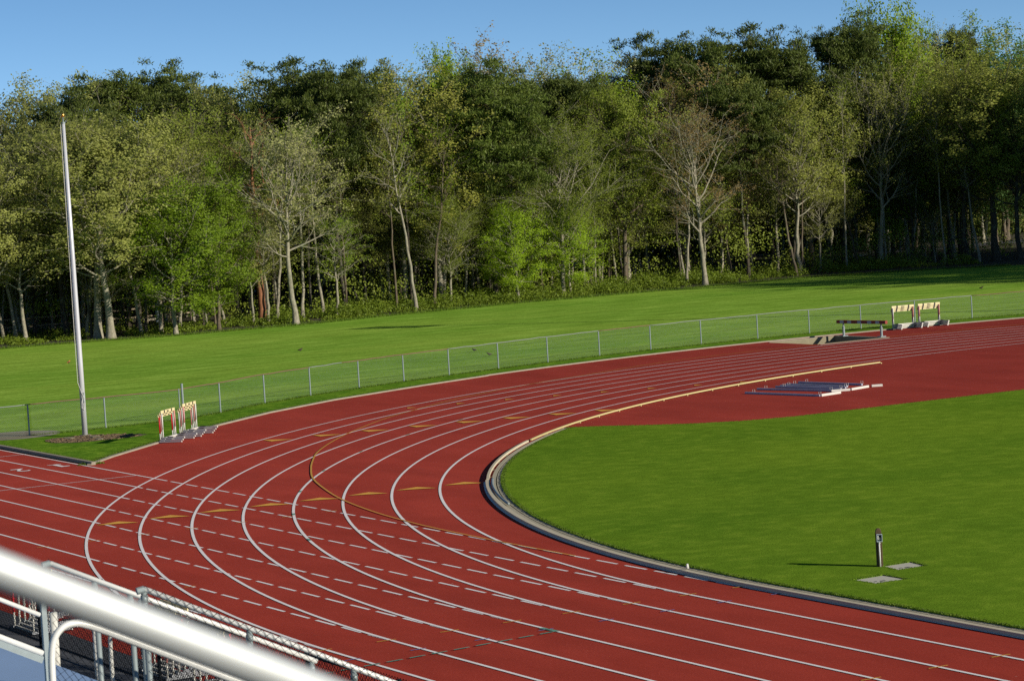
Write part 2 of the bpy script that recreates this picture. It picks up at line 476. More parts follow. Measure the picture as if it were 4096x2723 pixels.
struct(gm.build('green_marks', M['green'])); struct(bm.build('blue_marks', M['blueline']))
yl = MB()
yp = [(-40.0, 24.0), (-42.6, 17.9), (-44.6, 12.2), (-45.9, 6.5), (-46.3, .6), (-46.1, -4.9), (-45.3, -9.9), (-43.15, -14.9), (-42.2, -17.0), (-40.7, -19.6), (-38.95, -22.2), (-37.3, -24.15), (-35.34, -26.25), (-32.5, -28.73), (-30.15, -30.49), (-28.11, -31.82), (-26.27, -32.8), (-24.7, -33.57), (-22.55, -34.52), (-20.25, -35.30), (-17.84, -35.98), (-15.22, -36.50), (-13.03, -36.78), (-11.42, -36.9), (-9, -36.99), (-6, -37.02)]
def catmull(P, k=8):
    out = []
    for i in range(len(P) - 1):
        p0, p1, p2, p3 = P[max(i - 1, 0)], P[i], P[i + 1], P[min(i + 2, len(P) - 1)]
        for j in range(k):
            t = j / k
            out.append(tuple(.5 * (2 * p1[d] + (p2[d] - p0[d]) * t + (2 * p0[d] - 5 * p1[d] + 4 * p2[d] - p3[d]) * t * t + (3 * p1[d] - p0[d] - 3 * p2[d] + p3[d]) * t ** 3) for d in range(len(p1))))
    out.append(P[-1]); return out
ribbon(yl, catmull(yp), .042, .020)
struct(yl.build('ochre_break_line', M['yellowline']))

def text_obj(name, s, size, loc, rot, mat, parent=None, extrude=0, bold=.02, sx=1):
    cu = bpy.data.curves.new(name, 'FONT'); cu.body = s; cu.size = size; cu.align_x = 'CENTER'; cu.align_y = 'CENTER'
    cu.extrude = extrude; cu.offset = bold
    t = bpy.data.objects.new(name, cu); COL.objects.link(t)
    dg = bpy.context.evaluated_depsgraph_get(); me = bpy.data.meshes.new_from_object(t.evaluated_get(dg))
    bpy.data.objects.remove(t)
    me.materials.clear(); me.materials.append(mat)
    ob = bpy.data.objects.new(name, me); COL.objects.link(ob)
    ob.location = loc; ob.rotation_euler = rot; ob.scale = (sx, 1, 1)
    if parent: ob.parent = parent
    return ob
for n in range(1, 9):
    y = -(R0 + (n - .5) * LW)
    if n == 1:
        one = MB()
        one.add([(-32.47, y + .19, .0125), (-32.47, y - .19, .0125), (-32.40, y - .19, .0125), (-32.40, y + .19, .0125)], [(0, 1, 2, 3)])
        one.add([(-32.40, y + .065, .0125), (-32.40, y - .065, .0125), (-31.66, y - .065, .0125), (-31.66, y + .065, .0125)], [(0, 1, 2, 3)])
        one.add([(-31.84, y + .065, .0125), (-31.66, y + .065, .0125), (-31.74, y + .21, .0125), (-31.82, y + .21, .0125)], [(0, 1, 2, 3)])
        struct(one.build('lane_number', M['white'])); continue
    struct(text_obj('lane_number', str(n), 1.08, (-32.02, y, .0125), (0, 0, -math.pi / 2), M['white'], bold=.012, sx=.72 if n > 1 else .8))

# ------------------------------------------------------------------ kerbs
mb = MB()
ko = kerb_pts + kerb_arc[:-1] + [(0, 49.85)] + straight_top
strip3(mb, ko, [(0, 0), (.11, 0), (.11, .045), (0, .045)])
tag(mb.build('concrete_kerb', M['kerb']), 'low pale concrete kerb edging the curved outer rim of the red track', 'kerb')
mb = MB(); strip3(mb, [(-90, -36.84), (-60, -36.84), (-31.32, -36.84)], [(0, -.02), (.11, -.02), (.11, .085), (0, .085)])
tag(mb.build('concrete_kerb', M['kerb']), 'straight raised concrete kerb beside lane one where it meets the flagpole lawn', 'kerb')

# inner drain channel
mb = MB()
dr = arc(36.70, a_start - .3, 270, 160) + [(20, -36.70), (70, -36.70)]
o = thing('drain_channel', 'curved concrete drain channel with a narrow dark slot hugging the infield turf', 'drain', (-18.2, -31.9, 0))
mb = MB(); strip3(mb, dr, [(-.035, .005), (.09, .005), (.09, .032), (-.035, .032)]); mb.build('inner_strip', M['drain'], o, world=True)
mb = MB(); strip3(mb, dr, [(-.15, .005), (-.06, .005), (-.06, .032), (-.15, .032)]); mb.build('outer_strip', M['drain'], o, world=True)
mb = MB(); ribbon(mb, off(dr, -.048), .028, .010); mb.build('slot', M['darkslot'], o, world=True)

# raised inner curb rail: yellow part and bare part
def curb_rail(name, label, pts, mat, zt, foot=True, w=.06, z0=.03):
    c = pts[len(pts) // 2]; e = thing(name, label, 'curb rail', (c[0], c[1], 0))
    m1 = MB(); strip3(m1, pts, [(-w / 2, z0), (w / 2, z0), (w / 2, zt), (-w / 2, zt)]); m1.build('rail', mat, e, world=True)
    acc = 0; m2 = []
    for i in range(1, len(pts)):
        acc += math.dist(pts[i], pts[i - 1])
        if acc > 1.45:
            acc = 0; m2.append(pts[i])
    for p in m2[:90]:
        m3 = MB()
        r = math.hypot(*p) if p[0] < 0 else abs(p[1])
        u = Vector((p[0] / r, p[1] / r, 0)) if p[0] < 0 else Vector((0, -1, 0))
        t = Vector((-u.y, u.x, 0))
        m3.box((p[0] - u.x * .012, p[1] - u.y * .012, .022), (.10, .05, .035), (u, t, Vector((0, 0, 1))))
        m3.build('foot', M['concrete'] if mat is not M['yellowrail'] else M['yellowrail'], e, world=True)
    return e
aj = math.degrees(math.atan2(-27.3, -24.99)) % 360
ae = math.degrees(math.atan2(-7.56, -36.27)) % 360
curb_rail('curb_rail', 'long pale yellow curb rail curving from the infield corner to the far straight', arc(R0 - .01, aj - .25, ae, 120), M['yellowrail'], .07, w=.045)
am = math.degrees(math.atan2(-32.4, -17.9)) % 360
curb_rail('curb_rail', 'weathered yellow and grey curb rail segment between the dark joint and the bend', arc(R0 - .01, aj + .3, am, 50), M['curbgrey'], .08)
curb_rail('curb_rail', 'grey aluminium curb rail sweeping along lane one in front of the infield', arc(R0 - .01, am + .05, 270, 120) + [(15, -R0 + .01), (40, -R0 + .01), (70, -R0 + .01)], M['curbgrey'], .068, w=.10, z0=.014)
lr = [(-17.83, -32.23), (-16.67, -32.86), (-15.41, -33.46), (-14.28, -33.94), (-13.39, -34.28)]
mb = MB(); mb.tube([(x, y, .075) for x, y in catmull(lr, 5)], .028, 8)
tag(mb.build('loose_rail', M['galv'], smooth=True), 'loose curved grey pipe lying inside the curb rail at the bend', 'pipe')
mb = MB(); mb.tube([(-2.65, -36.80, .09), (-2.65, -36.80, .17)], [.03, .018], 12)
tag(mb.build('paper_cup', M['whitepl'], smooth=True), 'small crumpled white cup on the grey curb rail', 'cup')
# ------------------------------------------------------------------ steeplechase water pit
pit = thing('water_pit', 'empty concrete steeplechase water pit with sloping floor beside the far bend', 'water pit', (-47.75, -1.3, 0))
x0, x1, y0, y1 = -49.35, -46.15, -2.85, .2
D_ = -.62
mb = MB(); mb.add([(x0, y0, .0), (x1, y0, .0), (x1, y1 - .7, D_), (x0, y1 - .7, D_), (x0, y1, D_), (x1, y1, D_)], [(0, 1, 2, 3), (3, 2, 5, 4)])
mb.build('sloping_floor', M['concrete'], pit, world=True)
mb = MB()
mb.add([(x1, y1, .004), (x0, y1, .004), (x0, y1, D_), (x1, y1, D_)], [(0, 1, 2, 3)])
mb.add([(x0, y1, .004), (x0, y0, .004), (x0, y0, 0), (x0, y1 - .7, D_), (x0, y1, D_)], [(0, 1, 2, 3, 4)])
mb.add([(x1, y1, .004), (x1, y0, .004), (x1, y0, 0), (x1, y1 - .7, D_), (x1, y1, D_)], [(0, 4, 3, 2, 1)])
mb.build('wall', M['concrete'], pit, world=True)
mb = MB()
mb.bar((x1 + .06, y0, .012), (x1 + .06, y1, .012), .11, .02); mb.bar((x0, y1 + .08, .012), (x1 + .11, y1 + .08, .012), .15, .024)
mb.bar((x0 - .06, y0, .012), (x0 - .06, y1, .012), .11, .02)
mb.build('rim', M['kerb'], pit, world=True)

br = thing('steeplechase_barrier', 'dark red barrier beam with faded white patches standing behind the water pit', 'barrier', (-47.7, .22, 0))
A = Vector((-48.73, .20, 0)); B = Vector((-46.62, .42, 0)); dv = (B - A).normalized()
E0 = A - dv * .33; E1 = B + dv * .30
mb = MB(); mb.bar(E0 + Vector((0, 0, .575)), E1 + Vector((0, 0, .575)), .125, .125); mb.build('beam', M['beamred'], br, world=True, bevel=.008)
L = (E1 - E0).length
nv = Vector((-dv.y, dv.x, 0))
for f0, f1 in ((.074, .153), (.23, .309), (.433, .513), (.637, .72), (.802, .88)):
    mb = MB(); mb.box(E0 + dv * L * (f0 + f1) / 2 + Vector((0, 0, .575)), (L * (f1 - f0), .131, .110), (dv, nv, Vector((0, 0, 1)))); mb.build('white_patch', M['beamgrey'], br, world=True)
for P in (A, B):
    mb = MB(); mb.tube([P + Vector((0, 0, .0)), P + Vector((0, 0, .36))], .048, 14); mb.tube([P + Vector((0, 0, .34)), P + Vector((0, 0, .52))], .03, 12)
    mb.tube([P + Vector((0, 0, .34)), P + Vector((0, 0, .38))], .058, 14)
    mb.box(P + Vector((0, 0, .035)), (.24, .24, .03)); mb.tube([P + Vector((-.1, 0, .33)), P + Vector((.02, 0, .33))], .012, 8)
    mb.build('post', M['galv'], br, world=True)

# ------------------------------------------------------------------ hurdles
STEP = .052
def make_hurdle(loc, ang, label, group, cols, h=.80, board='MAC', mark=True):
    """local x = along the bar, local y = direction the feet point"""
    e = thing('hurdle', label, 'hurdle', loc, group, ang)
    b = MB(); b.box((0, -.01, h - .045), (1.04, .022, .085)); bo = b.build('crossbar', M['cream'], e, bevel=.004)
    if mark:
        for x in (-.27, .27):
            q = MB(); q.box((x, .0035, h - .045), (.065, .006, .082)); q.box((x, -.0235, h - .045), (.065, .006, .082)); q.build('black_mark', M['black'], bo)
        t = text_obj('lettering', board, .075, (0, .0035, h - .05), (math.pi / 2, 0, math.pi), M['black'], bold=.002)
        t.parent = bo
    for s, c in ((-1, cols[0]), (1, cols[1])):
        u = MB(); u.tube([(s * .47, 0, .28), (s * .47, 0, h - .08)], .021, 8); u.build('sleeve', M[c], e, smooth=True)
        u = MB(); u.tube([(s * .47, 0, .03), (s * .47, 0, .30)], .017, 8); u.build('upright', M['whitepl'], e, smooth=True)
        f = MB(); f.box((s * .47, .30, .045), (.045, .66, .040)); f.box((s * .47, .632, .045), (.052, .02, .047), mi=1)
        f.box((s * .47 - s * .02, .2, .075), (.03, .16, .02), mi=2); f.build('foot', [M['greymetal'], M['whitepl'], M['black']], e)
    f = MB(); f.bar((-.45, .03, .045), (.45, .03, .045), .04, .035); f.build('base_bar', M['whitepl'], e)
    return e
HG = {'L': 'hurdles stacked on the track by the flagpole lawn', 'R': 'hurdles stacked on the track near the water pit', 'S': 'hurdles stored behind the black chain link fence'}
ordn = ['bottom', 'second', 'third', 'top']
u = Vector((-.727, .69, 0)); fdir = Vector((.69, .727, 0))
angL = math.atan2(-u.y, -u.x)   # local x -> -u so that local y -> feet
def rot_for(fx, fy): return math.atan2(fy, fx) - math.pi / 2
a = rot_for(.69, .727)
cl = [('redpl', 'redpl'), ('whitepl', 'pinkpl'), ('pinkpl', 'whitepl')]
names1 = ['bright red legged hurdle at the bottom of the front stack by the flagpole lawn', 'hurdle with one white leg in the middle of the front stack by the flagpole lawn', 'topmost pink legged hurdle of the front stack by the flagpole lawn']
names2 = ['bottom pink legged hurdle of the rear stack by the flagpole lawn', 'white legged second hurdle of the rear stack by the flagpole lawn', 'pink legged third hurdle of the rear stack by the flagpole lawn', 'topmost hurdle of the rear stack by the flagpole lawn']
c2 = [('pinkpl', 'whitepl'), ('whitepl', 'pinkpl'), ('pinkpl', 'whitepl'), ('whitepl', 'pinkpl')]
P1 = Vector((-35.25, -33.35, 0)) + u * .47
for i in range(3):
    make_hurdle(P1 + fdir * (.045 * i) + Vector((0, 0, i * STEP)), a, names1[i], HG['L'], cl[i], .82)
P2 = Vector((-36.25, -32.35, 0)) + u * .47
for i in range(4):
    make_hurdle(P2 + fdir * (.05 * i) + Vector((0, 0, i * STEP)), a, names2[i], HG['L'], c2[i], .82)
a = rot_for(1, -.07)
un = Vector((.07, .99, 0))
for si, (P, w) in enumerate(((Vector((-49.72, 3.80, 0)), 'left'), (Vector((-49.66, 5.05, 0)), 'right'))):
    for i in range(4):
        lab = '%s hurdle of the %s hand stack near the water pit' % (['Bottom', 'Second', 'Third', 'Topmost'][i], w)
        make_hurdle(P + Vector((.03 * i, -.005 * i, i * STEP)), a, lab[0].lower() + lab[1:], HG['R'], [('pinkpl', 'pinkpl'), ('pinkpl', 'whitepl')][(i + si) % 2], .78)

# ------------------------------------------------------------------ beams laid out on the red D
G = 'aluminium beams laid on the red surface inside the bend'
beams = [((-31.19, -16.28), (-28.08, -15.78)), ((-31.94, -15.34), (-29.06, -14.66)), ((-31.99, -14.62), (-29.24, -14.18)), ((-32.20, -14.30), (-29.45, -13.86)), ((-32.41, -13.93), (-29.76, -13.57)), ((-32.59, -13.35), (-29.85, -12.96))]
wh = ['nearest', 'second nearest', 'third', 'fourth', 'fifth', 'farthest']
for i, (p, q) in enumerate(beams):
    e = thing('metal_beam', '%s of the six long bluish beams lying on the red area inside the curb' % wh[i], 'beam', ((p[0] + q[0]) / 2, (p[1] + q[1]) / 2, 0), G)
    mb = MB(); mb.bar((*p, .035), (*q, .035), .055, .058); mb.build('bar', M['bluealu'], e, world=True, bevel=.004)
    d = Vector((q[0] - p[0], q[1] - p[1], 0)).normalized(); n = Vector((-d.y, d.x, 0))
    for t, s in ((Vector((*p, 0)) + d * .25, 1), (Vector((*q, 0)) - d * .12, 1)):
        mb = MB(); b0 = t + n * .07
        mb.tube([b0 + Vector((0, 0, .05)), b0 + Vector((0, 0, .13)), b0 + d * .09 + Vector((0, 0, .13)), b0 + d * .09 + Vector((0, 0, .05))], .006, 6); mb.build('wire_handle', M['whitepl'], e, world=True)
G = 'short beams coloured sunlit white at the right ends of the bluish beams'
for i, (p, q) in enumerate([((-28.06, -15.76), (-28.27, -14.92)), ((-28.95, -14.75), (-28.75, -14.22)), ((-28.78, -14.16), (-29.09, -13.30)), ((-29.11, -13.16), (-28.98, -12.86))]):  # sunlit end faces of the frames, their brightness put into white bars
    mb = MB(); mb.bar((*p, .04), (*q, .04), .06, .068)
    tag(mb.build('short_beam', M['whitepl'], bevel=.004), '%s short beam coloured sunlit white closing the right ends of the long beams' % ['nearest', 'second', 'third', 'farthest'][i], 'beam', G)

# ------------------------------------------------------------------ flagpole, mulch bed, pads
fp = thing('flagpole', 'tall silver flagpole with golden ball and white halyard on the left lawn', 'flagpole', (-40.05, -33.84, 0))
mb = MB(); mb.tube([(0, 0, 0), (0, 0, 2.2), (0, 0, 5.2), (0, 0, 9.22)], [.082, .080, .068, .047], 28); mb.build('pole', M['alu'], fp, smooth=True)
mb = MB(); mb.tube([(0, 0, 9.22), (0, 0, 9.27)], .055, 20); mb.tube([(0, 0, 9.27), (0, 0, 9.42)], .015, 10); mb.tube([(-.03, .06, 9.24), (.03, .075, 9.30)], .018, 8); mb.build('truck', M['galv'], fp)
mb = MB(); mb.sphere((0, 0, 9.47), .062, 24, 16); mb.build('ball', M['gold'], fp, smooth=True)
mb = MB(); mb.box((.088, .01, 1.15), (.02, .03, .2)); mb.tube([(.1, .01, 1.05), (.12, .01, 1.0)], .008, 6); mb.tube([(.1, .01, 1.25), (.12, .01, 1.3)], .008, 6); mb.build('cleat', M['galv'], fp)
mb = MB(); mb.tube([(.02, -.095, 9.2), (.0, -.10, 6), (.02, -.12, 3), (.05, -.13, 1.6), (.09, -.02, 1.2)], .006, 6)
mb.tube([(.09, -.01, 1.2), (.09, -.06, 1.0), (.08, -.07, .85), (.09, -.01, .78), (.1, .02, .95), (.1, 0, 1.2)], .008, 6); mb.build('halyard', M['rope'], fp)
rg = random.Random(8)
rv = Vector((.486, .872, 0)); fv = Vector((-.875, .484, 0))
c = Vector((-39.03, -34.02, 0)); pts = []
for i in range(72):
    t = 2 * math.pi * i / 72; k = 1 + .13 * math.sin(3 * t + 1) + rg.uniform(-.05, .05)
    p = c + rv * math.cos(t) * 1.42 * k + fv * math.sin(t) * 1.0 * k; pts.append((p.x, p.y))
o = poly_sheet(pts, [], .010).build('mulch_bed', M['mulch']); o['kind'] = 'structure'
# chips and clods on the bed
mb = MB()
for i in range(700):
    t = rg.uniform(0, 6.283); k = math.sqrt(rg.random()) * .97
    p = c + rv * math.cos(t) * 1.4 * k + fv * math.sin(t) * 1.0 * k
    s = rg.uniform(.02, .06); a_ = rg.uniform(0, 3.14)
    X = Vector((math.cos(a_), math.sin(a_), rg.uniform(-.3, .3))).normalized(); Y = Vector((-X.y, X.x, 0)).normalized(); Z = X.cross(Y)
    mb.box((p.x, p.y, .018), (s * 1.8, s * .6, s * .4), (X, Y, Z))
tag(mb.build('mulch_chips', M['mulch']), 'loose brown bark chips around the flagpole foot', 'mulch', kind='stuff')
for i, (x, y, s) in enumerate(((-39.61, -34.5, .42), (-40.05, -33.84, .46), (-39.25, -33.85, .45), (-38.35, -34.03, .36))):
    mb = MB(); n = 9; off_ = [1 + rg.uniform(-.16, .16) for _ in range(n)]
    ring = [(x + math.cos(6.283 * k / n) * s * .5 * off_[k], y + math.sin(6.283 * k / n) * s * .36 * off_[k]) for k in range(n)]
    vs = [(a_, b_, .012) for a_, b_ in ring] + [(a_, b_, .04) for a_, b_ in ring]
    mb.add(vs, [(k, (k + 1) % n, n + (k + 1) % n, n + k) for k in range(n)] + [tuple(n + k for k in range(n))])
    tag(mb.build('flat_stone', M['concrete']), ['grey flat stone at the left side of the mulch bed', 'grey flat stone directly under the flagpole', 'grey flat stone just right of the flagpole foot', 'small grey flat stone at the right of the mulch bed'][i], 'stone', 'flat stones around the flagpole')
o = poly_sheet(arc(1.42, 0, 360, 60, (-42.58, -35.2))[:-1], [], .012).build('throwing_pad', M['kerb']); tag(o, 'round concrete throwing pad by the fence at the left edge', 'pad'); 
mb = poly_sheet(arc(1.12, 0, 360, 60, (-42.62, -35.5))[:-1], [], .017); mb.build('circle', M['concrete'], o)

# ------------------------------------------------------------------ utility post and lids on the infield
up = thing('utility_post', 'short weathered wooden post with conduit and small electric box on the infield', 'post', (-.45, -34.44, .05))
cd = Vector((-.6, -.8, 0))
ax = (Vector((.82, -.57, 0)), Vector((.57, .82, 0)), Vector((0, 0, 1)))
mb = MB()
hs = [(0, .5), (.50, .5), (.545, .42), (.57, .2)]
for z, k in hs: pass
w = .125
vs = []
for z, k in ((-.05, 1), (.56, 1.0), (.61, .78), (.635, .35)):
    for sx, sy in ((-1, -1), (1, -1), (1, 1), (-1, 1)):
        p = ax[0] * (sx * w / 2 * k) + ax[1] * (sy * w * .42 * k); vs.append((p.x, p.y, z))
fs = [(i * 4 + k, i * 4 + (k + 1) % 4, (i + 1) * 4 + (k + 1) % 4, (i + 1) * 4 + k) for i in range(3) for k in range(4)] + [(12, 13, 14, 15)]
mb.add(vs, fs); mb.build('wooden_post', M['wood_old'], up, bevel=.008)
fr = ax[0]   # face towards the stands
mb = MB(); p0 = fr * .085 + ax[1] * .004
mb.tube([(p0.x, p0.y, -.03), (p0.x, p0.y, .40)], .0125, 12); mb.tube([(p0.x, p0.y, .39), (p0.x, p0.y, .42)], .019, 12); mb.build('conduit', M['conduit'], up, smooth=True)
q = fr * .088 + ax[1] * .012
bx_ = MB(); Z = Vector((0, 0, 1)); c0 = q + Z * .485
bx_.box(c0 - fr * .02, (.012, .092, .125), (fr, ax[1], Z))
for s in (-1, 1):
    bx_.box(c0 + ax[1] * (s * .042), (.05, .008, .125), (fr, ax[1], Z)); bx_.box(c0 + Z * (s * .0585), (.05, .076, .008), (fr, ax[1], Z))
bo = bx_.build('electric_box', M['boxblue'], up)
mb = MB(); mb.box(c0 - fr * .012, (.004, .075, .108), (fr, ax[1], Z)); mb.build('interior', M['boxdark'], bo)
mb = MB(); mb.box(c0 - fr * .002 - ax[1] * .022 + Z * .006, (.018, .016, .07), (fr, ax[1], Z)); mb.box(c0 - fr * .002 + ax[1] * .006 - Z * .015, (.018, .014, .045), (fr, ax[1], Z)); mb.build('outlet', M['whitepl'], bo)
for nm, q4, lab in (('a', LIDA, 'square concrete utility lid right behind the wooden post'), ('b', LIDB, 'square concrete utility lid in the grass nearer the track')):
    cx = sum(p[0] for p in q4) / 4; cy = sum(p[1] for p in q4) / 4
    e = thing('concrete_lid', lab, 'lid', (cx, cy, 0), 'concrete utility lids in the infield turf')
    inner = [(cx + (x - cx) * .93, cy + (y - cy) * .93) for x, y in q4]
    mb = poly_sheet(inner, [], .042); skirt(mb, inner[::-1], 0, .042); mb.build('slab', M['lid'], e, world=True)
    mb = poly_sheet([(cx + (x - cx) * .99, cy + (y - cy) * .99) for x, y in q4], [inner], .036); mb.build('frame', M['kerb'], e, world=True)
    mb = MB(); mb.box((cx + .13, cy - .04, .044), (.05, .09, .004)); mb.box((cx + .10, cy - .16, .044), (.03, .05, .004)); mb.build('handle_slot', M['black'], e, world=True)

# ------------------------------------------------------------------ chain link fence around the bend
fc = thing('chain_link_fence', 'low chain link fence with rusty top rail curving behind the track', 'fence', (-50, -14, 0))
FH = .95
posts = fence_base[1:]
def mesh_mat(name, c, cover):
    m, nt, b, o = new_mat(name)
    b.inputs['Base Color'].default_value = (*c, 1); b.inputs['Roughness'].default_value = .6
    tc = nt.nodes.new('ShaderNodeUVMap')
    sep = nt.nodes.new('ShaderNodeSeparateXYZ'); nt.links.new(tc.outputs[0], sep.inputs[0])
    def ch(op):
        a_ = node(nt, 'ShaderNodeMath', operation=op); nt.links.new(sep.outputs[0], a_.inputs[0]); nt.links.new(sep.outputs[1], a_.inputs[1])
        f = node(nt, 'ShaderNodeMath', operation='FRACT'); nt.links.new(a_.outputs[0], f.inputs[0])
        l = node(nt, 'ShaderNodeMath', operation='LESS_THAN', i_1=cover); nt.links.new(f.outputs[0], l.inputs[0]); return l.outputs[0]
    mx = node(nt, 'ShaderNodeMath', operation='MAXIMUM'); nt.links.new(ch('ADD'), mx.inputs[0]); nt.links.new(ch('SUBTRACT'), mx.inputs[1])
    tr = nt.nodes.new('ShaderNodeBsdfTransparent'); ms = nt.nodes.new('ShaderNodeMixShader')
    nt.links.new(mx.outputs[0], ms.inputs[0]); nt.links.new(tr.outputs[0], ms.inputs[1]); nt.links.new(b.outputs[0], ms.inputs[2]); nt.links.new(ms.outputs[0], o.inputs[0])
    return m
M['mesh'] = mesh_mat('chain_link_mesh', (.10, .15, .13), .055)
sag = random.Random(4)
rail_pts = []
for i in range(len(posts) - 1):
    a_, b_ = posts[i], posts[i + 1]
    for j in range(6):
        t = j / 6; rail_pts.append((a_[0] + (b_[0] - a_[0]) * t, a_[1] + (b_[1] - a_[1]) * t, FH + (.0 if j == 0 else sag.uniform(-.012, .012))))
seg = [0, 5 * 6, 11 * 6, 13 * 6, 18 * 6, len(rail_pts) - 1]
# rust runs and bare steel runs alternate along the rail
runs = [(0, 6, 'railgrey'), (6, 36, 'rust'), (36, 40, 'railgrey'), (40, 54, 'rust'), (54, 72, 'railgrey'), (72, 78, 'rust'), (78, 114, 'railgrey'), (114, len(rail_pts) - 1, 'rust')]
for a_, b_, mname in runs:
    mb = MB(); mb.tube(rail_pts[a_:b_ + 1], .015, 8); mb.build('top_rail', M[mname], fc, world=True, smooth=True)
for i, (x, y) in enumerate(posts):
    tall = i == 3
    h = 1.12 if tall else FH - .02
    mb = MB(); mb.tube([(x, y, 0), (x, y, h)], .036 if tall else .024, 10)
    if tall: mb.tube([(x + .02, y - .12, 0), (x + .02, y - .12, .97)], .02, 8)
    mb.build('post', M['galv'], fc, world=True)
me = bpy.data.meshes.new('mesh_panel'); vs = []; fs = []; uv = []
s = 0; prev = None
L0 = fc.location
for i, (x, y) in enumerate(posts):
    if prev: s += math.dist(prev, (x, y))
    prev = (x, y); vs += [(x - L0[0], y - L0[1], .03), (x - L0[0], y - L0[1], FH - .01)]; uv += [(s / .072, 0), (s / .072, FH / .072)]
fs = [(2 * i, 2 * i + 2, 2 * i + 3, 2 * i + 1) for i in range(len(posts) - 1)]
me.from_pydata(vs, [], fs); me.materials.append(M['mesh']); ul = me.uv_layers.new(name='UVMap')
for lp in me.loops: ul.data[lp.index].uv = uv[lp.vertex_index]
o = bpy.data.objects.new('mesh_panel', me); COL.objects.link(o); o.parent = fc
# rough unmown grass under the fence and along the kerb
def tufts(name, label, path, width, n, hmin, hmax, mat, seed, side=0, z=0.):
    rg = np.random.default_rng(seed)
    P = np.array(path); d = np.linalg.norm(np.diff(P, axis=0), axis=1); cum = np.concatenate([[0], np.cumsum(d)])
    t = rg.random(n) * cum[-1]; i = np.clip(np.searchsorted(cum, t) - 1, 0, len(d) - 1); f = (t - cum[i]) / d[i]
    base = P[i] + (P[i + 1] - P[i]) * f[:, None]
    nrm = np.stack([-(P[i + 1] - P[i])[:, 1], (P[i + 1] - P[i])[:, 0]], 1) / d[i][:, None]
    base = base + nrm * (side + (rg.random(n) - .5) * width)[:, None]
    h = hmin + (hmax - hmin) * rg.random(n) ** 2; a = rg.random(n) * 6.283; w = .008 + .01 * rg.random(n)
    lean = rg.normal(0, .35, (n, 2)) * h[:, None]
    V = np.zeros((n, 3, 3)); dx = np.stack([np.cos(a), np.sin(a)], 1) * w[:, None]
    V[:, 0, :2] = base - dx; V[:, 1, :2] = base + dx; V[:, 2, :2] = base + lean; V[:, :, 2] = z; V[:, 2, 2] = z + h
    me = bpy.data.meshes.new(name); me.vertices.add(3 * n); me.vertices.foreach_set('co', V.reshape(-1))
    me.loops.add(3 * n); me.loops.foreach_set('vertex_index', np.arange(3 * n, dtype=np.int32))
    me.polygons.add(n); me.polygons.foreach_set('loop_start', np.arange(0, 3 * n, 3, dtype=np.int32)); me.update(calc_edges=True)
    me.materials.append(mat); o = bpy.data.objects.new(name, me); COL.objects.link(o)
    return tag(o, label, 'grass', kind='stuff')
BL = leaf_mat('grass_blades', (.10, .20, .015), (.22, .31, .03), .45)
tufts('grass_tufts', 'rough uncut grass along the foot of the chain link fence', fence_base[2:], .35, 14000, .02, .08, BL, 1)
tufts('grass_tufts', 'grass blades leaning over the outer concrete kerb of the track', kerb_pts + kerb_arc[:40], .30, 26000, .02, .07, BL, 2, side=.27)
tufts('grass_tufts', 'grass blades along the straight kerb beside lane one', [(-45, -36.84), (-31.4, -36.84)], .30, 7000, .02, .07, BL, 3, side=.26)
tufts('grass_tufts', 'grass blades fringing the infield beside the drain channel', inf[:71] + [(30, -36.62)], .10, 22000, .012, .03, BL, 4, side=.02, z=.05)
tufts('grass_tufts', 'grass blades fringing the infield along the red area', dzone[:9], .10, 7000, .012, .03, BL, 5, side=0, z=.045)
for q4 in (LIDA, LIDB):
    tufts('grass_tufts', 'grass blades around the concrete lids', q4 + [q4[0]], .06, 900, .012, .03, BL, 6, side=-.02, z=.045)

# ------------------------------------------------------------------ small birds on the field
def bird(loc, ang, mat, label, s=1.):
    e = thing('bird', label, 'bird', loc, 'small birds on the grass', ang)
    prof = [(-.16, .006, .085), (-.12, .012, .09), (-.07, .03, .095), (-.02, .045, .10), (.03, .045, .115), (.06, .03, .14), (.075, .026, .158), (.095, .024, .168), (.112, .012, .165), (.135, .002, .16)]
    mb = MB(); mb.tube([(x * s, 0, z * s) for x, r, z in prof], [r * s for x, r, z in prof], 10); mb.build('body', mat, e, smooth=True)
    for k in (-1, 1):
        mb = MB(); mb.tube([(.0, k * .015 * s, .07 * s), (.005, k * .016 * s, 0), (.03 * s, k * .018 * s, 0.004)], .004 * s, 5); mb.build('leg', M['black'], e)
        mb = MB(); mb.sphere((-.03 * s, k * .04 * s, .105 * s), .05 * s, 10, 6, (1.4, .25, .6)); mb.build('wing', M['bird'], e, smooth=True)
    return e
bird((-75.4, -21.7, 0), 2.2, M['robin'], 'orange breasted bird on the field beside the flagpole', .9)
bird((-69.4, -13.4, 0), 1.0, M['bird'], 'brown bird standing upright left of centre beyond the fence', .9)
bird((-59.4, -10.3, 0), 3.6, M['bird'], 'upper dark bird of the pair just beyond the fence', .85)
bird((-56.3, -11.3, 0), 4.2, M['bird'], 'lower dark bird of the pair just beyond the fence', .85)
bird((-69.2, 23.6, 0), .6, M['bird'], 'dark bird on the far right of the field before the wood', .9)
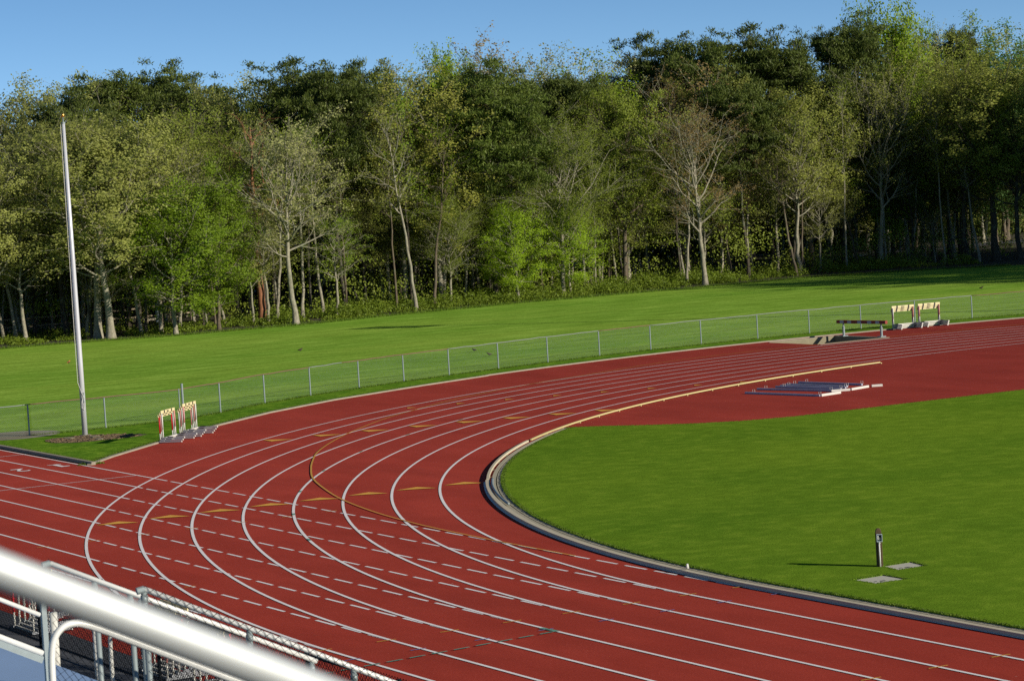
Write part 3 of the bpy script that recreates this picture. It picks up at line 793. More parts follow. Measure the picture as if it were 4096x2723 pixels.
# ------------------------------------------------------------------ stand side guards in the foreground
o = poly_sheet([(-60, -120), (90, -120), (90, -46.75), (-60, -46.75)], [], .0045).build('shaded_apron', M['asphalt']); struct(o)  # asphalt ground whose dark colour also stands in for shade below the stand
def zigzag(mb, fn, length, height, r, pitch=.0508 * 1.414, top=.03):
    """chain link wires; fn(s, h) -> 3-D point"""
    n = int(length / (pitch / 2)); rows = int(height / (pitch / 2))
    for i in range(n):
        s0 = i * pitch / 2; pts = []
        for j in range(rows + 1):
            pts.append(fn(s0 + (pitch / 2 if (j + i) % 2 else 0), height + top - j * pitch / 2))
        mb.tube(pts, r, 3, caps=False)
def sloped_guard(name, label, x, ya, za, yb, slope, post_ys, drop, rail_r, h=1.0, meshy=True, mesh_dx=.03):
    e = thing(name, label, 'guard rail', (x, ya, za - h), None)
    zf = lambda y: za + slope * (y - ya)
    mb = MB(); mb.tube([(x, ya, za), (x, yb, zf(yb))], rail_r, 18); mb.build('rail', M['railwhite'], e, world=True, smooth=True)
    for y in post_ys:
        mb = MB(); mb.tube([(x - .01, y, 0), (x - .01, y, zf(y) - rail_r * .6)], rail_r * 1.1, 14); mb.tube([(x - .01, y, zf(y) - .10), (x - .01, y, zf(y) - .05)], rail_r * 1.35, 14)
        mb.build('post', M['galv'], e, world=True, smooth=True)
    if meshy:
        mb = MB(); zigzag(mb, lambda s, hh: (x + mesh_dx, ya + s, zf(ya + s) - h + hh), (yb - ya), h, .0028); mb.build('wire_mesh', M['blackvinyl'], e, world=True)
    mb = MB(); mb.tube([(x - .005, ya - .06, za - .01), (x, ya + .0, za)], rail_r * 1.3, 14); mb.build('end_cap', M['galv'], e, world=True)
    return e
sloped_guard('guard_rail', 'sloping steel side rail behind the nearer mesh, ending left of the mesh corner', 14.96, -53.89, 3.98, -51.66, -.49, (-53.53, -53.24, -53.15, -51.70), 0, .0205, mesh_dx=-.03)
sloped_guard('guard_rail', 'sloping mesh covered side rail running down to the lower edge of the picture', 15.96, -53.50, 3.83, -49.6, -.495, (-53.50, -52.66, -51.79, -50.6), 0, .0215)
e = thing('handrail', 'bent white steel handrail with rounded top corner at the lower left', 'handrail', (18.96, -55.28, 2.6))
cp = [(18.96, -55.285, 2.6), (18.96, -55.285, 3.4), (18.96, -55.285, 3.8), (18.96, -55.275, 3.98), (18.96, -55.245, 4.07), (18.96, -55.19, 4.122), (18.96, -55.12, 4.135), (18.96, -55.05, 4.118), (18.96, -54.9, 4.05), (18.96, -54.42, 3.805), (18.96, -53.2, 3.18), (18.96, -52.4, 2.77)]
mb = MB(); mb.tube(catmull(cp, 6), .0225, 18); mb.build('rail', M['railwhite'], e, world=True, smooth=True)
mb = MB(); mb.tube([(18.96, -52.5, 2.8), (18.96, -52.5, 0)], .021, 12); mb.build('post', M['galv'], e, world=True, smooth=True)
mb = MB(); mb.tube([(18.96, -55.285, 2.62), (18.96, -55.285, 0)], .021, 12); mb.build('post', M['galv'], e, world=True, smooth=True)
e = thing('stair_rail', 'thick polished stair rail crossing the lower left corner out of focus', 'handrail', (31.76, -60.9, 5.9))
mb = MB(); mb.tube([(31.76, -61.3, 7.135), (31.76, -57.9, 5.41)], .0245, 40); mb.build('rail', M['pipe'], e, world=True, smooth=True)
for y in (-60.95, -58.1):
    mb = MB(); mb.tube([(31.76, y, 6.302 - .508 * (y + 59.66)), (31.76, y, 0)], .021, 16); mb.build('post', M['galv'], e, world=True, smooth=True)
e = thing('platform_guard', 'platform guard with two shiny rails and a grey post at the lower left edge', 'guard rail', (9.96, -52.3, 2.1))
zu = lambda y: 2.79 - .52 * (y + 52.32)
zl = lambda y: 2.41 - .52 * (y + 52.32)
mb = MB(); mb.tube([(9.96, -54.6, zu(-54.6)), (9.96, -52.33, zu(-52.33))], .022, 14); mb.build('upper_rail', M['railwhite'], e, world=True, smooth=True)
mb = MB(); mb.tube([(9.96, -54.6, zl(-54.6)), (9.96, -52.33, zl(-52.33))], .03, 14); mb.build('lower_rail', M['railwhite'], e, world=True, smooth=True)
mb = MB(); mb.bar((9.96, -54.6, zl(-54.6) - .065), (9.96, -52.33, zl(-52.33) - .065), .02, .07); mb.build('toe_board', M['galv'], e, world=True)
mb = MB(); mb.box((9.96, -52.29, 1.55), (.05, .05, 3.1)); mb.build('post', M['galv'], e, world=True)
mb = MB(); mb.box((9.98, -54.2, 2.9), (.05, .05, 1.6)); mb.build('post', M['galv'], e, world=True)
e = thing('platform', 'pale blue flat platform under the guard at the lower left corner', 'platform', (7.5, -53, 0))
mb = MB(); mb.box((7.4, -53.4, 2.05), (7.4, 3.1, .1)); mb.build('deck', M['deck'], e, world=True)
for x in (4, 7.5, 10.9):
    for y in (-54.7, -52.1): mb = MB(); mb.box((x, y, 1.0), (.1, .1, 2.0)); mb.build('leg', M['galv'], e, world=True)

bf = thing('black_mesh_fence', 'black chain link fence along the home straight below the stand', 'fence', (2, -47.47, 0))
mb = MB(); zigzag(mb, lambda s, hh: (-9.5 + s, -47.47, hh), 22.5, 1.17, .0045); mb.build('wire_mesh', M['blackvinyl'], bf, world=True)
mb = MB(); mb.tube([(-9.5, -47.50, 1.15), (14, -47.50, 1.15)], .018, 10); mb.build('top_rail', M['blackvinyl'], bf, world=True)
mb = MB(); mb.tube([(-9.5, -47.50, .10), (14, -47.50, .10)], .016, 8); mb.build('bottom_rail', M['blackvinyl'], bf, world=True)
for i in range(10):
    mb = MB(); mb.tube([(-9.5 + 2.5 * i, -47.51, 0), (-9.5 + 2.5 * i, -47.51, 1.2)], .026, 10); mb.build('post', M['blackvinyl'], bf, world=True)
cs = [('redpl', 'whitepl'), ('whitepl', 'pinkpl'), ('whitepl', 'whitepl'), ('pinkpl', 'redpl'), ('whitepl', 'redpl')]
wn = ['first', 'second', 'third', 'fourth', 'fifth']
for g, (cx, cy, n) in enumerate(((-6.15, -47.22, 5), (-.62, -47.15, 5), (1.2, -47.1, 3))):
    for i in range(n):
        make_hurdle((cx + .012 * i, cy + .085 * i, i * .03), 0, '%s hurdle from the fence in the %s bundle kept behind the black mesh' % (wn[i], ['left', 'middle', 'right'][g]), HG['S'], cs[(i + g) % 5], .92, mark=False)
G = 'white pipes standing behind the black mesh fence'
for i, (x, y, r, h, lab) in enumerate(((-.22, -48.74, .055, 1.2, 'thick white pipe standing behind the black mesh next to the left hurdle bundle'), (.23, -48.31, .040, 1.0, 'thinner white pipe right beside the thick white pipe'), (-.30, -48.86, .03, 1.2, 'white pipe between the hurdle bundles behind the mesh'))):
    mb = MB(); mb.tube([(x, y, 0), (x + .01, y, h)], r, 14); tag(mb.build('white_pipe', M['whitepl'], smooth=True), lab, 'pipe', G)
mb = MB(); mb.tube(catmull([(.03, -48.03, .03), (.03, -48.03, .6), (.05, -48.02, .82), (.12, -47.93, .93), (.22, -47.83, .96)], 5), .03, 12); tag(mb.build('bent_pipe', M['whitepl'], smooth=True), 'bent white pipe with rounded corner behind the black mesh', 'pipe')
mb = MB()
for k in range(4): mb.box((-3.3 + .12 * k, -46.95 + .1 * k, .55 + .08 * (k % 2)), (.5, .03, .09))
tag(mb.build('cream_boards', M['cream']), 'loose cream hurdle boards leaning behind the black mesh', 'boards')

# ------------------------------------------------------------------ light tower just outside the picture
lt = thing('floodlight_mast', 'tall floodlight mast beyond the right edge whose thin shadow crosses the field', 'mast', (-49.3, 15.2, 0))
mb = MB(); mb.tube([(0, 0, 0), (0, 0, 14)], [.16, .09], 12); mb.build('pole', M['galv'], lt, smooth=True)
mb = MB()
for k in range(3): mb.box((0, 0, 13.1 + .55 * k), (.08, 1.7, .08)); [mb.box((.12, y, 13.1 + .55 * k), (.2, .36, .36)) for y in (-.7, -.23, .23, .7)]
mb.build('lamp_bank', M['galv'], lt)

# ------------------------------------------------------------------ trees
def rot_about(v, axis, ang):
    c, s = math.cos(ang), math.sin(ang)
    return v * c + np.cross(axis, v) * s + axis * np.dot(axis, v) * (1 - c)
def unit(v): return v / (np.linalg.norm(v) + 1e-9)
def perp(v, rg):
    r = rg.normal(size=3); r = r - v * np.dot(r, v); return unit(r)

def path(rg, p, d, L, n, wander, up, droop=0):
    pts = [p]; st = L / n
    for i in range(n):
        d = unit(d + rg.normal(0, wander, 3) + np.array([0, 0, up - droop * i / n]))
        p = p + d * st; pts.append(p)
    return np.array(pts), d

def tree_proto(name, seed, H, trunk_r, W, cb, nb, ns, nt, leaves, lsize, e0, e1, shape, wander=.1, up=.08, sub_ang=.8,
               sigma=.22, lean=0, style='leaf', fork=0, sub_len=.5, sparse_low=0):
    rg = np.random.default_rng(seed)
    bark = MB(); tips = []; 
    n = 12
    zt = np.linspace(0, 1, n + 1); w = np.cumsum(rg.normal(0, .0075 * H, (n + 1, 2)), 0); w[:2] *= .2; w -= w[0]
    sp = np.zeros((n + 1, 3)); sp[:, 2] = zt * H * .97; sp[:, :2] = w * .55; sp[:, 0] += lean * zt ** 1.3 * H * .15
    rad = trunk_r * (1 - zt) ** .75 * .93 + .012
    rad[0] *= 1.35
    bark.tube(sp, rad, 9, caps=False)
    def trunk_at(t):
        x = t * n; i = min(int(x), n - 1); f = x - i
        return sp[i] * (1 - f) + sp[i + 1] * f, rad[i] * (1 - f) + rad[i + 1] * f
    az = rg.random() * 6.28
    for b in range(nb):
        t = cb + (1 - cb) * ((b + rg.random()) / nb) ** (.62 if style == 'pine' else .9) * (.995 if style == 'pine' else .97)
        u_ = (t - cb) / (1 - cb)
        p, r = trunk_at(t)
        az += 2.4 + rg.normal(0, .35)
        el = e0 + (e1 - e0) * u_ + rg.normal(0, .12)
        L = W * .5 * shape(u_) * (.8 + .4 * rg.random()) / max(.45, math.cos(el))
        if style == 'pine' and rg.random() < .12: L *= 1.25
        d = np.array([math.cos(az) * math.cos(el), math.sin(az) * math.cos(el), math.sin(el)])
        m = 7
        pts, dd = path(rg, p, d, L, m, wander, up)
        r0 = min(r * .75, .022 + L * .017)
        rr_ = r0 * (1 - np.linspace(0, 1, m + 1)) ** .8 + .007
        bark.tube(pts, rr_, 5, caps=False)
        for s in range(ns):
            f = .22 + .78 * (s + rg.random()) / ns
            x = f * m; i = min(int(x), m - 1); q = pts[i] + (pts[i + 1] - pts[i]) * (x - i)
            bd = unit(pts[i + 1] - pts[i]); ax_ = perp(bd, rg)
            if style == 'pine': ax_ = unit(np.array([0, 0, 1]) * (1 if s % 2 else -1) + rg.normal(0, .35, 3))
            sd = rot_about(bd, ax_, sub_ang * (.6 + .7 * rg.random()))
            sL = L * sub_len * (1.15 - .55 * f) * (.6 + .7 * rg.random()) + .25
            sp2, sdd = path(rg, q, sd, sL, 4, wander * 1.3, up * .9)
            bark.tube(sp2, (np.linspace(rr_[i] * .55, .005, 5) + .002), 4, caps=False)
            for k in range(nt if style != 'pine' else 2):
                g = .3 + .7 * (k + rg.random()) / nt
                y = g * 4; j = min(int(y), 3); q2 = sp2[j] + (sp2[j + 1] - sp2[j]) * (y - j)
                td = rot_about(unit(sp2[j + 1] - sp2[j]), perp(sdd, rg), .9 * rg.random() + .2)
                tl = .25 + .35 * rg.random() + sL * .12
                e_ = q2 + unit(td + np.array([0, 0, .15])) * tl
                bark.tube([q2, (q2 + e_) / 2 + rg.normal(0, .02, 3), e_], [.006, .005, .003], 3, caps=False)
                tips.append((q2, e_, td, u_))
    # leaves
    V = []; 
    tips_a = np.array([t[1] for t in tips]); base_a = np.array([t[0] for t in tips]); ua = np.array([t[3] for t in tips])
    nl = leaves
    if style == 'pine':
        # tufts of needles at the twig ends
        per = nl
        c = np.repeat(tips_a * .6 + base_a * .4, per, 0) + rg.normal(0, sigma, (len(tips_a) * per, 3)) * np.array([1, 1, .42])
        N = len(c); d = rg.normal(0, 1, (N, 3)); d[:, 2] = np.abs(d[:, 2]) * .8 + .25; d /= np.linalg.norm(d, axis=1)[:, None]
        a = rg.normal(0, 1, (N, 3)); a -= d * (a * d).sum(1)[:, None]; a /= np.linalg.norm(a, axis=1)[:, None]
        L_ = lsize * (1.4 + rg.random(N)); wv = lsize * .42
        V = np.stack([c - a * wv * .5, c + d * L_[:, None] * .5 - a * wv * .6, c + d * L_[:, None], c + d * L_[:, None] * .45 + a * wv * .6], 1)
    else:
        per = nl
        t = rg.random((len(tips_a) * per, 1)); c = np.repeat(base_a, per, 0) * (1 - t) + np.repeat(tips_a, per, 0) * t
        c = c + rg.normal(0, sigma, c.shape)
        # clumping: drop whole twigs at random so the crown has gaps
        N = len(c)
        nn = c * np.array([1, 1, 0]); nn /= (np.linalg.norm(nn, axis=1)[:, None] + 1e-6); nn[:, 2] = .55
        nn = nn + rg.normal(0, .55, (N, 3)); nn /= np.linalg.norm(nn, axis=1)[:, None]
        a = rg.normal(0, 1, (N, 3)); a -= nn * (a * nn).sum(1)[:, None]; a /= np.linalg.norm(a, axis=1)[:, None]; d = np.cross(nn, a)
        s_ = (lsize * (.6 + .8 * rg.random(N)))[:, None]
        V = np.stack([c - d * s_ * .5, c + a * s_ * .32, c + d * s_ * .5, c - a * s_ * .32], 1)
    keep = V[:, :, 2].min(1) > .25
    V = V[keep]; N = len(V)
    me = bpy.data.meshes.new('crown'); me.vertices.add(4 * N); me.vertices.foreach_set('co', V.reshape(-1).astype(np.float32))
    me.loops.add(4 * N); me.loops.foreach_set('vertex_index', np.arange(4 * N, dtype=np.int32))
    me.polygons.add(N); me.polygons.foreach_set('loop_start', np.arange(0, 4 * N, 4, dtype=np.int32)); me.update(calc_edges=True)
    me.materials.append(LEAF['green'])
    tm = bpy.data.meshes.new('trunk'); tm.from_pydata(bark.v, [], bark.f); tm.materials.append(BARK['grey']); tm.polygons.foreach_set('use_smooth', [True] * len(tm.polygons)); tm.update()
    zz = V[:, :, 2].mean(1); xy = V[:, :, :2].mean(1); hh = float(np.percentile(zz, 99.7)); ww = 2 * float(np.percentile(np.linalg.norm(xy - np.median(xy, 0), axis=1), 93))
    return dict(H=hh, W=ww, crown=me, trunk=tm, n=N)

rnd = lambda u: math.sin(math.pi * min(1, .12 + .86 * u)) ** .6
oval = lambda u: (math.sin(math.pi * (.18 + .80 * u))) ** .75
umb = lambda u: .55 + .45 * math.sin(math.pi * (.15 + .72 * u))
dome = lambda u: .22 + .88 * math.sqrt(max(0, 1 - u ** 2.4))
cone = lambda u: 1.05 - .75 * u
PROTO = {}
def P_(k, *a, **kw): PROTO.setdefault(k, []).append(tree_proto(*a, **kw))
P_('oakK', 'a', 11, 12, .19, 8, .34, 26, 9, 4, 26, .135, .35, 1.2, oval, .11, .07, sigma=.17)
P_('oakK', 'a', 12, 12, .18, 7.5, .38, 26, 9, 4, 25, .135, .45, 1.25, rnd, .12, .07, sigma=.17)
P_('oakS', 'b', 21, 12, .15, 6, .42, 22, 8, 4, 12, .125, .55, 1.25, oval, .10, .07, sigma=.14)
P_('oakS', 'b', 22, 12, .14, 5.5, .46, 21, 8, 4, 11, .125, .65, 1.3, rnd, .11, .08, sigma=.13)
P_('oakS', 'b', 23, 12, .14, 5.5, .40, 20, 8, 4, 11, .125, .5, 1.25, oval, .11, .07, sigma=.13)
P_('bare', 'c', 31, 12, .15, 6, .40, 19, 9, 4, 8, .115, .75, 1.3, rnd, .10, .09, sigma=.12)
P_('bare', 'c', 32, 12, .13, 5.5, .44, 18, 9, 4, 8, .115, .75, 1.3, oval, .11, .09, sigma=.12)
P_('maple', 'd', 41, 10, .15, 7, .14, 28, 9, 4, 26, .14, .2, 1.1, oval, .10, .05, sigma=.20)
P_('maple', 'd', 42, 10, .13, 7, .20, 26, 9, 4, 24, .14, .3, 1.15, rnd, .11, .05, sigma=.20)
P_('fine', 'e', 51, 12, .14, 7.5, .34, 30, 10, 4, 26, .09, .55, 1.25, rnd, .09, .03, sigma=.20)
P_('fine', 'e', 52, 12, .13, 7, .30, 28, 10, 4, 26, .09, .6, 1.25, oval, .10, .05, sigma=.20)
P_('pine', 'f', 61, 14, .20, 7.6, .60, 36, 10, 2, 58, .15, .0, .85, dome, .10, .0, sigma=.26, style='pine', sub_ang=.75)
P_('pine', 'f', 62, 14, .18, 7.2, .57, 36, 10, 2, 56, .15, -.05, .8, dome, .12, .0, sigma=.27, style='pine', sub_ang=.8)
P_('pine', 'f', 63, 14, .18, 6.8, .60, 30, 9, 2, 58, .15, .0, .75, dome, .14, .0, sigma=.25, style='pine', sub_ang=.85)
P_('snag', 'g', 71, 12, .20, 5, .42, 14, 4, 2, 3, .16, .1, .9, cone, .16, .08, sigma=.18)
P_('slim', 'h', 81, 11, .085, 2.8, .58, 11, 6, 3, 8, .115, .6, 1.3, oval, .13, .08, sigma=.14)
P_('slim', 'h', 82, 11, .075, 2.5, .50, 11, 6, 3, 7, .115, .5, 1.3, rnd, .15, .08, sigma=.14, lean=.9)
P_('slim', 'h', 83, 11, .095, 3.2, .62, 11, 6, 3, 8, .115, .6, 1.3, oval, .12, .08, sigma=.14, lean=-.6)
TREES = [
    (-95.32, -18.91, 10.28, 9, 'oakK', 'khaki', 'grey', 'khaki leaved oak cut off by the left edge of the wood'),
    (-96.31, -16.52, 8.0, 7, 'oakS', 'khaki', 'grey', 'thin oak with khaki leaves left of the flagpole'),
    (-99.37, -13.21, 10.88, 7, 'oakS', 'olive', 'dark', 'slim dark trunked oak just left of the flagpole'),
    (-94.47, -13.28, 11.49, 10, 'oakK', 'khaki', 'grey', 'broad khaki oak with pale trunk, left one of the leaning pair behind the flagpole'),
    (-93.42, -12.99, 11.14, 11, 'oakK', 'khaki', 'grey', 'broad khaki oak with pale straight trunk, right one of the pair behind the flagpole'),
    (-94.56, -12.76, 4.86, 3, 'oakS', 'khaki', 'grey', 'thin crooked oak stem squeezed between the two pale oak trunks'),
    (-97.56, -9.89, 10.64, 7, 'oakK', 'olive', 'dark', 'dark trunked oak between the pale oak pair and the leaning maple'),
    (-97.7, -8.48, 7.83, 5, 'oakS', 'green', 'brown', 'slender brown trunk just left of the leaning green maple'),
    (-92.24, -9.94, 8.47, 8.5, 'maple', 'green', 'grey', 'bright green maple with short leaning pale trunk at the field edge'),
    (-97.66, -6.14, 8.18, 7.5, 'maple', 'green', 'dark', 'green maple with dark trunk right of the leaning maple'),
    (-91.98, -7.65, 8.74, 5.5, 'maple', 'green', 'brown', 'slim green maple with straight grey trunk at the lawn edge'),
    (-101.25, -2.71, 9.78, 6, 'fine', 'green', 'brown', 'thin pole-like tree left of the orange barked pine'),
    (-95.05, -4.37, 6.17, 3, 'oakS', 'khaki', 'grey', 'crooked slender oak in front of the orange barked pine'),
    (-95.58, -3.61, 11.43, 5.5, 'snag', 'dark', 'orange', 'tall pine with orange bark and dead upper branches'),
    (-95.13, -3.51, 7.27, 4, 'oakS', 'khaki', 'grey', 'pale thin stem right beside the orange barked pine'),
    (-98.84, -1.29, 5.59, 4, 'oakS', 'olive', 'brown', 'small brown trunk between the orange pine and the pale oak'),
    (-91.87, -3.37, 11.18, 8.5, 'oakS', 'pale', 'grey', 'open crowned oak with pale yellow leaves and whitish trunk'),
    (-95.83, 0.84, 6.12, 4, 'oakS', 'green', 'grey', 'young thin tree right of the pale yellow oak'),
    (-101.58, 5.47, 7.71, 6, 'fine', 'olive', 'dark', 'dark trunked tree behind the bare forked oak, left side'),
    (-102.77, 7.59, 9.38, 8, 'bare', 'olive', 'grey', 'nearly bare oak with pale forked trunk rising from the shrubs'),
    (-104.43, 10.04, 6.8, 3.5, 'bare', 'olive', 'grey', 'slim pale tree leaning left beside the forked oak'),
    (-107.7, 12.03, 9.38, 6, 'fine', 'olive', 'dark', 'dark trunk close behind the leaning pale tree'),
    (-99.98, 9.66, 9.91, 8, 'fine', 'moss', 'grey', 'fine leaved mossy green tree with a cluster of pale stems'),
    (-97.89, 8.98, 6.92, 5, 'fine', 'moss', 'grey', 'second pale stem at the foot of the fine leaved mossy tree'),
    (-109.81, 17.19, 7.9, 6, 'fine', 'moss', 'brown', 'thin brown trunk left of the dark rounded pine'),
    (-101.5, 13.5, 9.81, 7, 'fine', 'moss', 'dark', 'thick dark trunk hung with fine leaves below the rounded pine'),
    (-98.8, 13.16, 3.61, 8.5, 'maple', 'lime', 'brown', 'low lime green maple at the shrub edge, left of two'),
    (-96.84, 12.74, 6.08, 10, 'maple', 'lime', 'grey', 'taller lime green maple with branches spreading over the shrubs'),
    (-103.05, 17.86, 7.12, 5, 'fine', 'moss', 'brown', 'slender stem between the lime maples and the spreading green birch'),
    (-97.43, 16.03, 10.76, 9, 'fine', 'moss', 'grey', 'spreading fine leaved green birch with straight pale trunk'),
    (-97.7, 16.68, 5.76, 8, 'maple', 'lime', 'grey', 'lime green maple bough tree right against the pale birch trunk'),
    (-101.38, 19.8, 8.76, 6, 'fine', 'moss', 'grey', 'double thin stems right of the spreading birch'),
    (-105.2, 23.86, 10.59, 8, 'fine', 'moss', 'brown', 'brown trunked fine leaved tree left of the tall bare oak'),
    (-108.07, 26.72, 3.55, 3, 'fine', 'green', 'brown', 'short leaning stem near the brown trunked tree'),
    (-111.02, 29.72, 12.89, 6, 'oakS', 'khaki', 'grey', 'tall straight pale oak with yellow tufted top'),
    (-112.25, 31.28, 6.16, 3.5, 'oakS', 'olive', 'grey', 'slim stem right of the tall straight pale oak'),
    (-104.04, 28.83, 13.28, 9, 'bare', 'rust', 'grey', 'large bare limbed oak leaning left with few rusty buds'),
    (-96.01, 24.84, 10.84, 7.5, 'bare', 'rust', 'grey', 'rusty budding oak with forked pale trunk nearest the field'),
    (-102.68, 30.41, 8.33, 5.5, 'oakS', 'rust', 'grey', 'slender rusty leaved oak stem right of the forked oak'),
    (-110.07, 36.61, 7.8, 4, 'oakS', 'rust', 'brown', 'thin rusty sapling in front of the great pine'),
    (-105.49, 34.62, 9.08, 5, 'oakS', 'rust', 'grey', 'straight thin oak just left of the great pine trunk'),
    (-104.67, 35.82, 15.5, 10, 'pine', 'pine', 'pinebark', 'great flat topped pine with stout leaning trunk'),
    (-98.68, 33.56, 10.4, 7, 'oakS', 'olive', 'grey', 'pale trunked oak with sparse olive leaves right of the great pine'),
    (-99.84, 35.85, 5.55, 6.5, 'oakS', 'khaki', 'grey', 'small pale oak with yellow sprays behind the steeplechase barrier'),
    (-106.38, 41.94, 1.47, 3, 'oakS', 'olive', 'brown', 'short brown stump-like stem right of the small pale oak'),
    (-104.13, 41.89, 15.87, 8, 'pine', 'pine', 'dark', 'tall ragged pine with dark trunk against the blue sky'),
    (-100.41, 40.99, 12.65, 6, 'bare', 'olive', 'grey', 'slender pale tree before the tall bright green crown'),
    (-103.13, 45.17, 14.37, 7, 'oakS', 'olive', 'grey', 'tall pale oak with thin open crown near the right hand shade'),
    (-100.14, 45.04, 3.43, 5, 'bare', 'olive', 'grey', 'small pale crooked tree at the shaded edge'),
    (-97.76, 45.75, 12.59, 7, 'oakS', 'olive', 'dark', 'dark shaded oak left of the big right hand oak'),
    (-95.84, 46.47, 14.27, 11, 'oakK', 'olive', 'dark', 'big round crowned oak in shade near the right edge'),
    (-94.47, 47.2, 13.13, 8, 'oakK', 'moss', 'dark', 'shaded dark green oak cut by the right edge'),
    (-112.0, -10.92, 14.08, 9, 'oakK', 'khaki', 'grey', 'pale khaki treetop at the upper left corner of the wood'),
    (-108.0, -10.25, 14.0, 9, 'oakK', 'khaki', 'grey', 'pale fluffy khaki treetop above the flagpole'),
    (-104.0, -10.09, 13.2, 8, 'pine', 'pine', 'dark', 'dark pine top directly right of the flagpole ball'),
    (-116.0, -2.21, 15.06, 12, 'pine', 'pine', 'dark', 'dark spreading pine crown standing clear against the sky on the left'),
    (-101.0, -7.0, 12.75, 11, 'fine', 'moss', 'brown', 'rounded mid green crown below the spreading left pine'),
    (-112.0, -0.3, 13.71, 10, 'pine', 'pine', 'dark', 'dark green pine with flat top right of the spreading pine'),
    (-101.0, -3.88, 12.09, 9, 'fine', 'moss', 'brown', 'mid green tree in front of the flat topped dark pine'),
    (-108.0, 1.16, 13.54, 8, 'oakK', 'khaki', 'grey', 'yellowish tree between two dark pines on the left'),
    (-112.0, 4.33, 14.2, 7, 'oakS', 'pale', 'grey', 'thin pale treetop above the orange barked pine'),
    (-104.0, 3.66, 14.27, 11, 'pine', 'pine', 'dark', 'large dark layered pine rising behind the pale yellow oak'),
    (-100.0, 3.37, 13.57, 8, 'pine', 'pine', 'dark', 'dark pine shoulder right of the large layered pine'),
    (-114.0, 12.72, 14.67, 8, 'pine', 'pine', 'dark', 'small dark pine top left of the golden oak'),
    (-106.0, 8.13, 13.05, 8, 'oakS', 'pale', 'grey', 'greyish bare topped tree below the small pine'),
    (-102.0, 8.15, 13.42, 9, 'oakK', 'gold', 'grey', 'golden yellow oak crown left of the rounded dark pine'),
    (-100.0, 9.51, 13.61, 9, 'oakK', 'gold', 'grey', 'second golden oak crown touching the rounded dark pine'),
    (-118.0, 18.61, 15.32, 5, 'maple', 'lime', 'brown', 'bright green treetop, left of two beside each other on the skyline'),
    (-118.0, 20.26, 15.38, 4.5, 'maple', 'lime', 'brown', 'bright green treetop, right of two beside each other on the skyline'),
    (-99.0, 12.48, 13.58, 10, 'pine', 'pinelit', 'dark', 'rounded dark green pine in the middle of the wood'),
    (-98.0, 13.33, 11.39, 8, 'pine', 'pinelit', 'dark', 'lower dark pine mass right of the rounded pine'),
    (-119.0, 23.35, 16.22, 8, 'oakS', 'peach', 'grey', 'tall peach coloured treetop on the middle skyline'),
    (-116.0, 23.59, 15.51, 8, 'oakS', 'peach', 'grey', 'peach and green treetop right of the tallest peach one'),
    (-112.0, 22.6, 15.1, 6, 'oakS', 'moss', 'grey', 'grey green treetop between the peach and cream crowns'),
    (-114.0, 25.32, 14.95, 8, 'oakS', 'pale', 'grey', 'cream coloured bushy treetop on the middle skyline'),
    (-112.0, 26.06, 14.51, 8, 'oakS', 'pale', 'grey', 'second cream treetop right of the bushy one'),
    (-108.0, 25.88, 14.04, 8, 'maple', 'lime', 'brown', 'bright green crown below the cream treetops at right of centre'),
    (-104.0, 19.88, 12.65, 9, 'pine', 'pine', 'dark', 'dark pine patch under the cream treetops'),
    (-104.0, 22.01, 12.76, 8, 'pine', 'pine', 'dark', 'dark pine patch with reddish branch left of the lime crown'),
    (-110.0, 28.57, 14.51, 7, 'oakS', 'pale', 'grey', 'pale yellow feathery top left of the ragged pines'),
    (-101.0, 22.45, 12.24, 7, 'oakK', 'moss', 'brown', 'green bushy crown below the feathery pale top'),
    (-110.0, 31.74, 15.53, 10, 'pine', 'pine', 'dark', 'ragged dark pine left of the great pine'),
    (-106.0, 31.25, 14.83, 8, 'pine', 'pine', 'dark', 'thin dark pine touching the great pine'),
    (-100.0, 30.62, 11.9, 8, 'pine', 'pine', 'dark', 'lower dark pine to the left of the great pine trunk'),
    (-104.0, 36.75, 14.12, 9, 'pine', 'pine', 'dark', 'dark pine right behind the great pine'),
    (-102.0, 36.84, 11.54, 8, 'oakK', 'olive', 'brown', 'olive tree filling the gap right of the great pine'),
    (-103.0, 39.93, 12.03, 8, 'pine', 'pine', 'dark', 'dark pine under the tall ragged pine'),
    (-106.0, 46.2, 17.11, 7, 'maple', 'lime', 'brown', 'tallest bright green crown touching the top of the picture'),
    (-104.0, 45.95, 13.86, 6, 'maple', 'lime', 'brown', 'lower bright green crown right below the tallest one'),
    (-108.0, 50.19, 15.41, 7, 'oakS', 'pale', 'grey', 'thin bare topped tree right of the tallest green crown'),
    (-106.0, 50.81, 15.44, 7, 'oakK', 'moss', 'brown', 'yellow green crown between the tallest and the far right trees'),
    (-114.0, 58.83, 15.44, 6, 'pine', 'pine', 'dark', 'small dark pine top near the right corner'),
    (-118.0, 64.69, 16.48, 9, 'maple', 'teal', 'brown', 'bluish green treetop behind the big right hand oak'),
    (-116.0, 66.0, 15.73, 8, 'maple', 'teal', 'brown', 'bluish green treetop at the right edge'),
    (-102.0, 48.89, 12.51, 8, 'oakK', 'olive', 'brown', 'dull olive crown below the small corner pine'),
    (-104.0, 47.94, 11.83, 8, 'oakK', 'olive', 'brown', 'dull olive crown under the thin bare topped tree'),
    (-106.0, 44.86, 11.49, 8, 'fine', 'olive', 'brown', 'mid height olive tree below the tall ragged pine'),
    (-104.0, 31.42, 12.66, 8, 'oakK', 'olive', 'brown', 'olive crown behind the rusty oaks'),
]

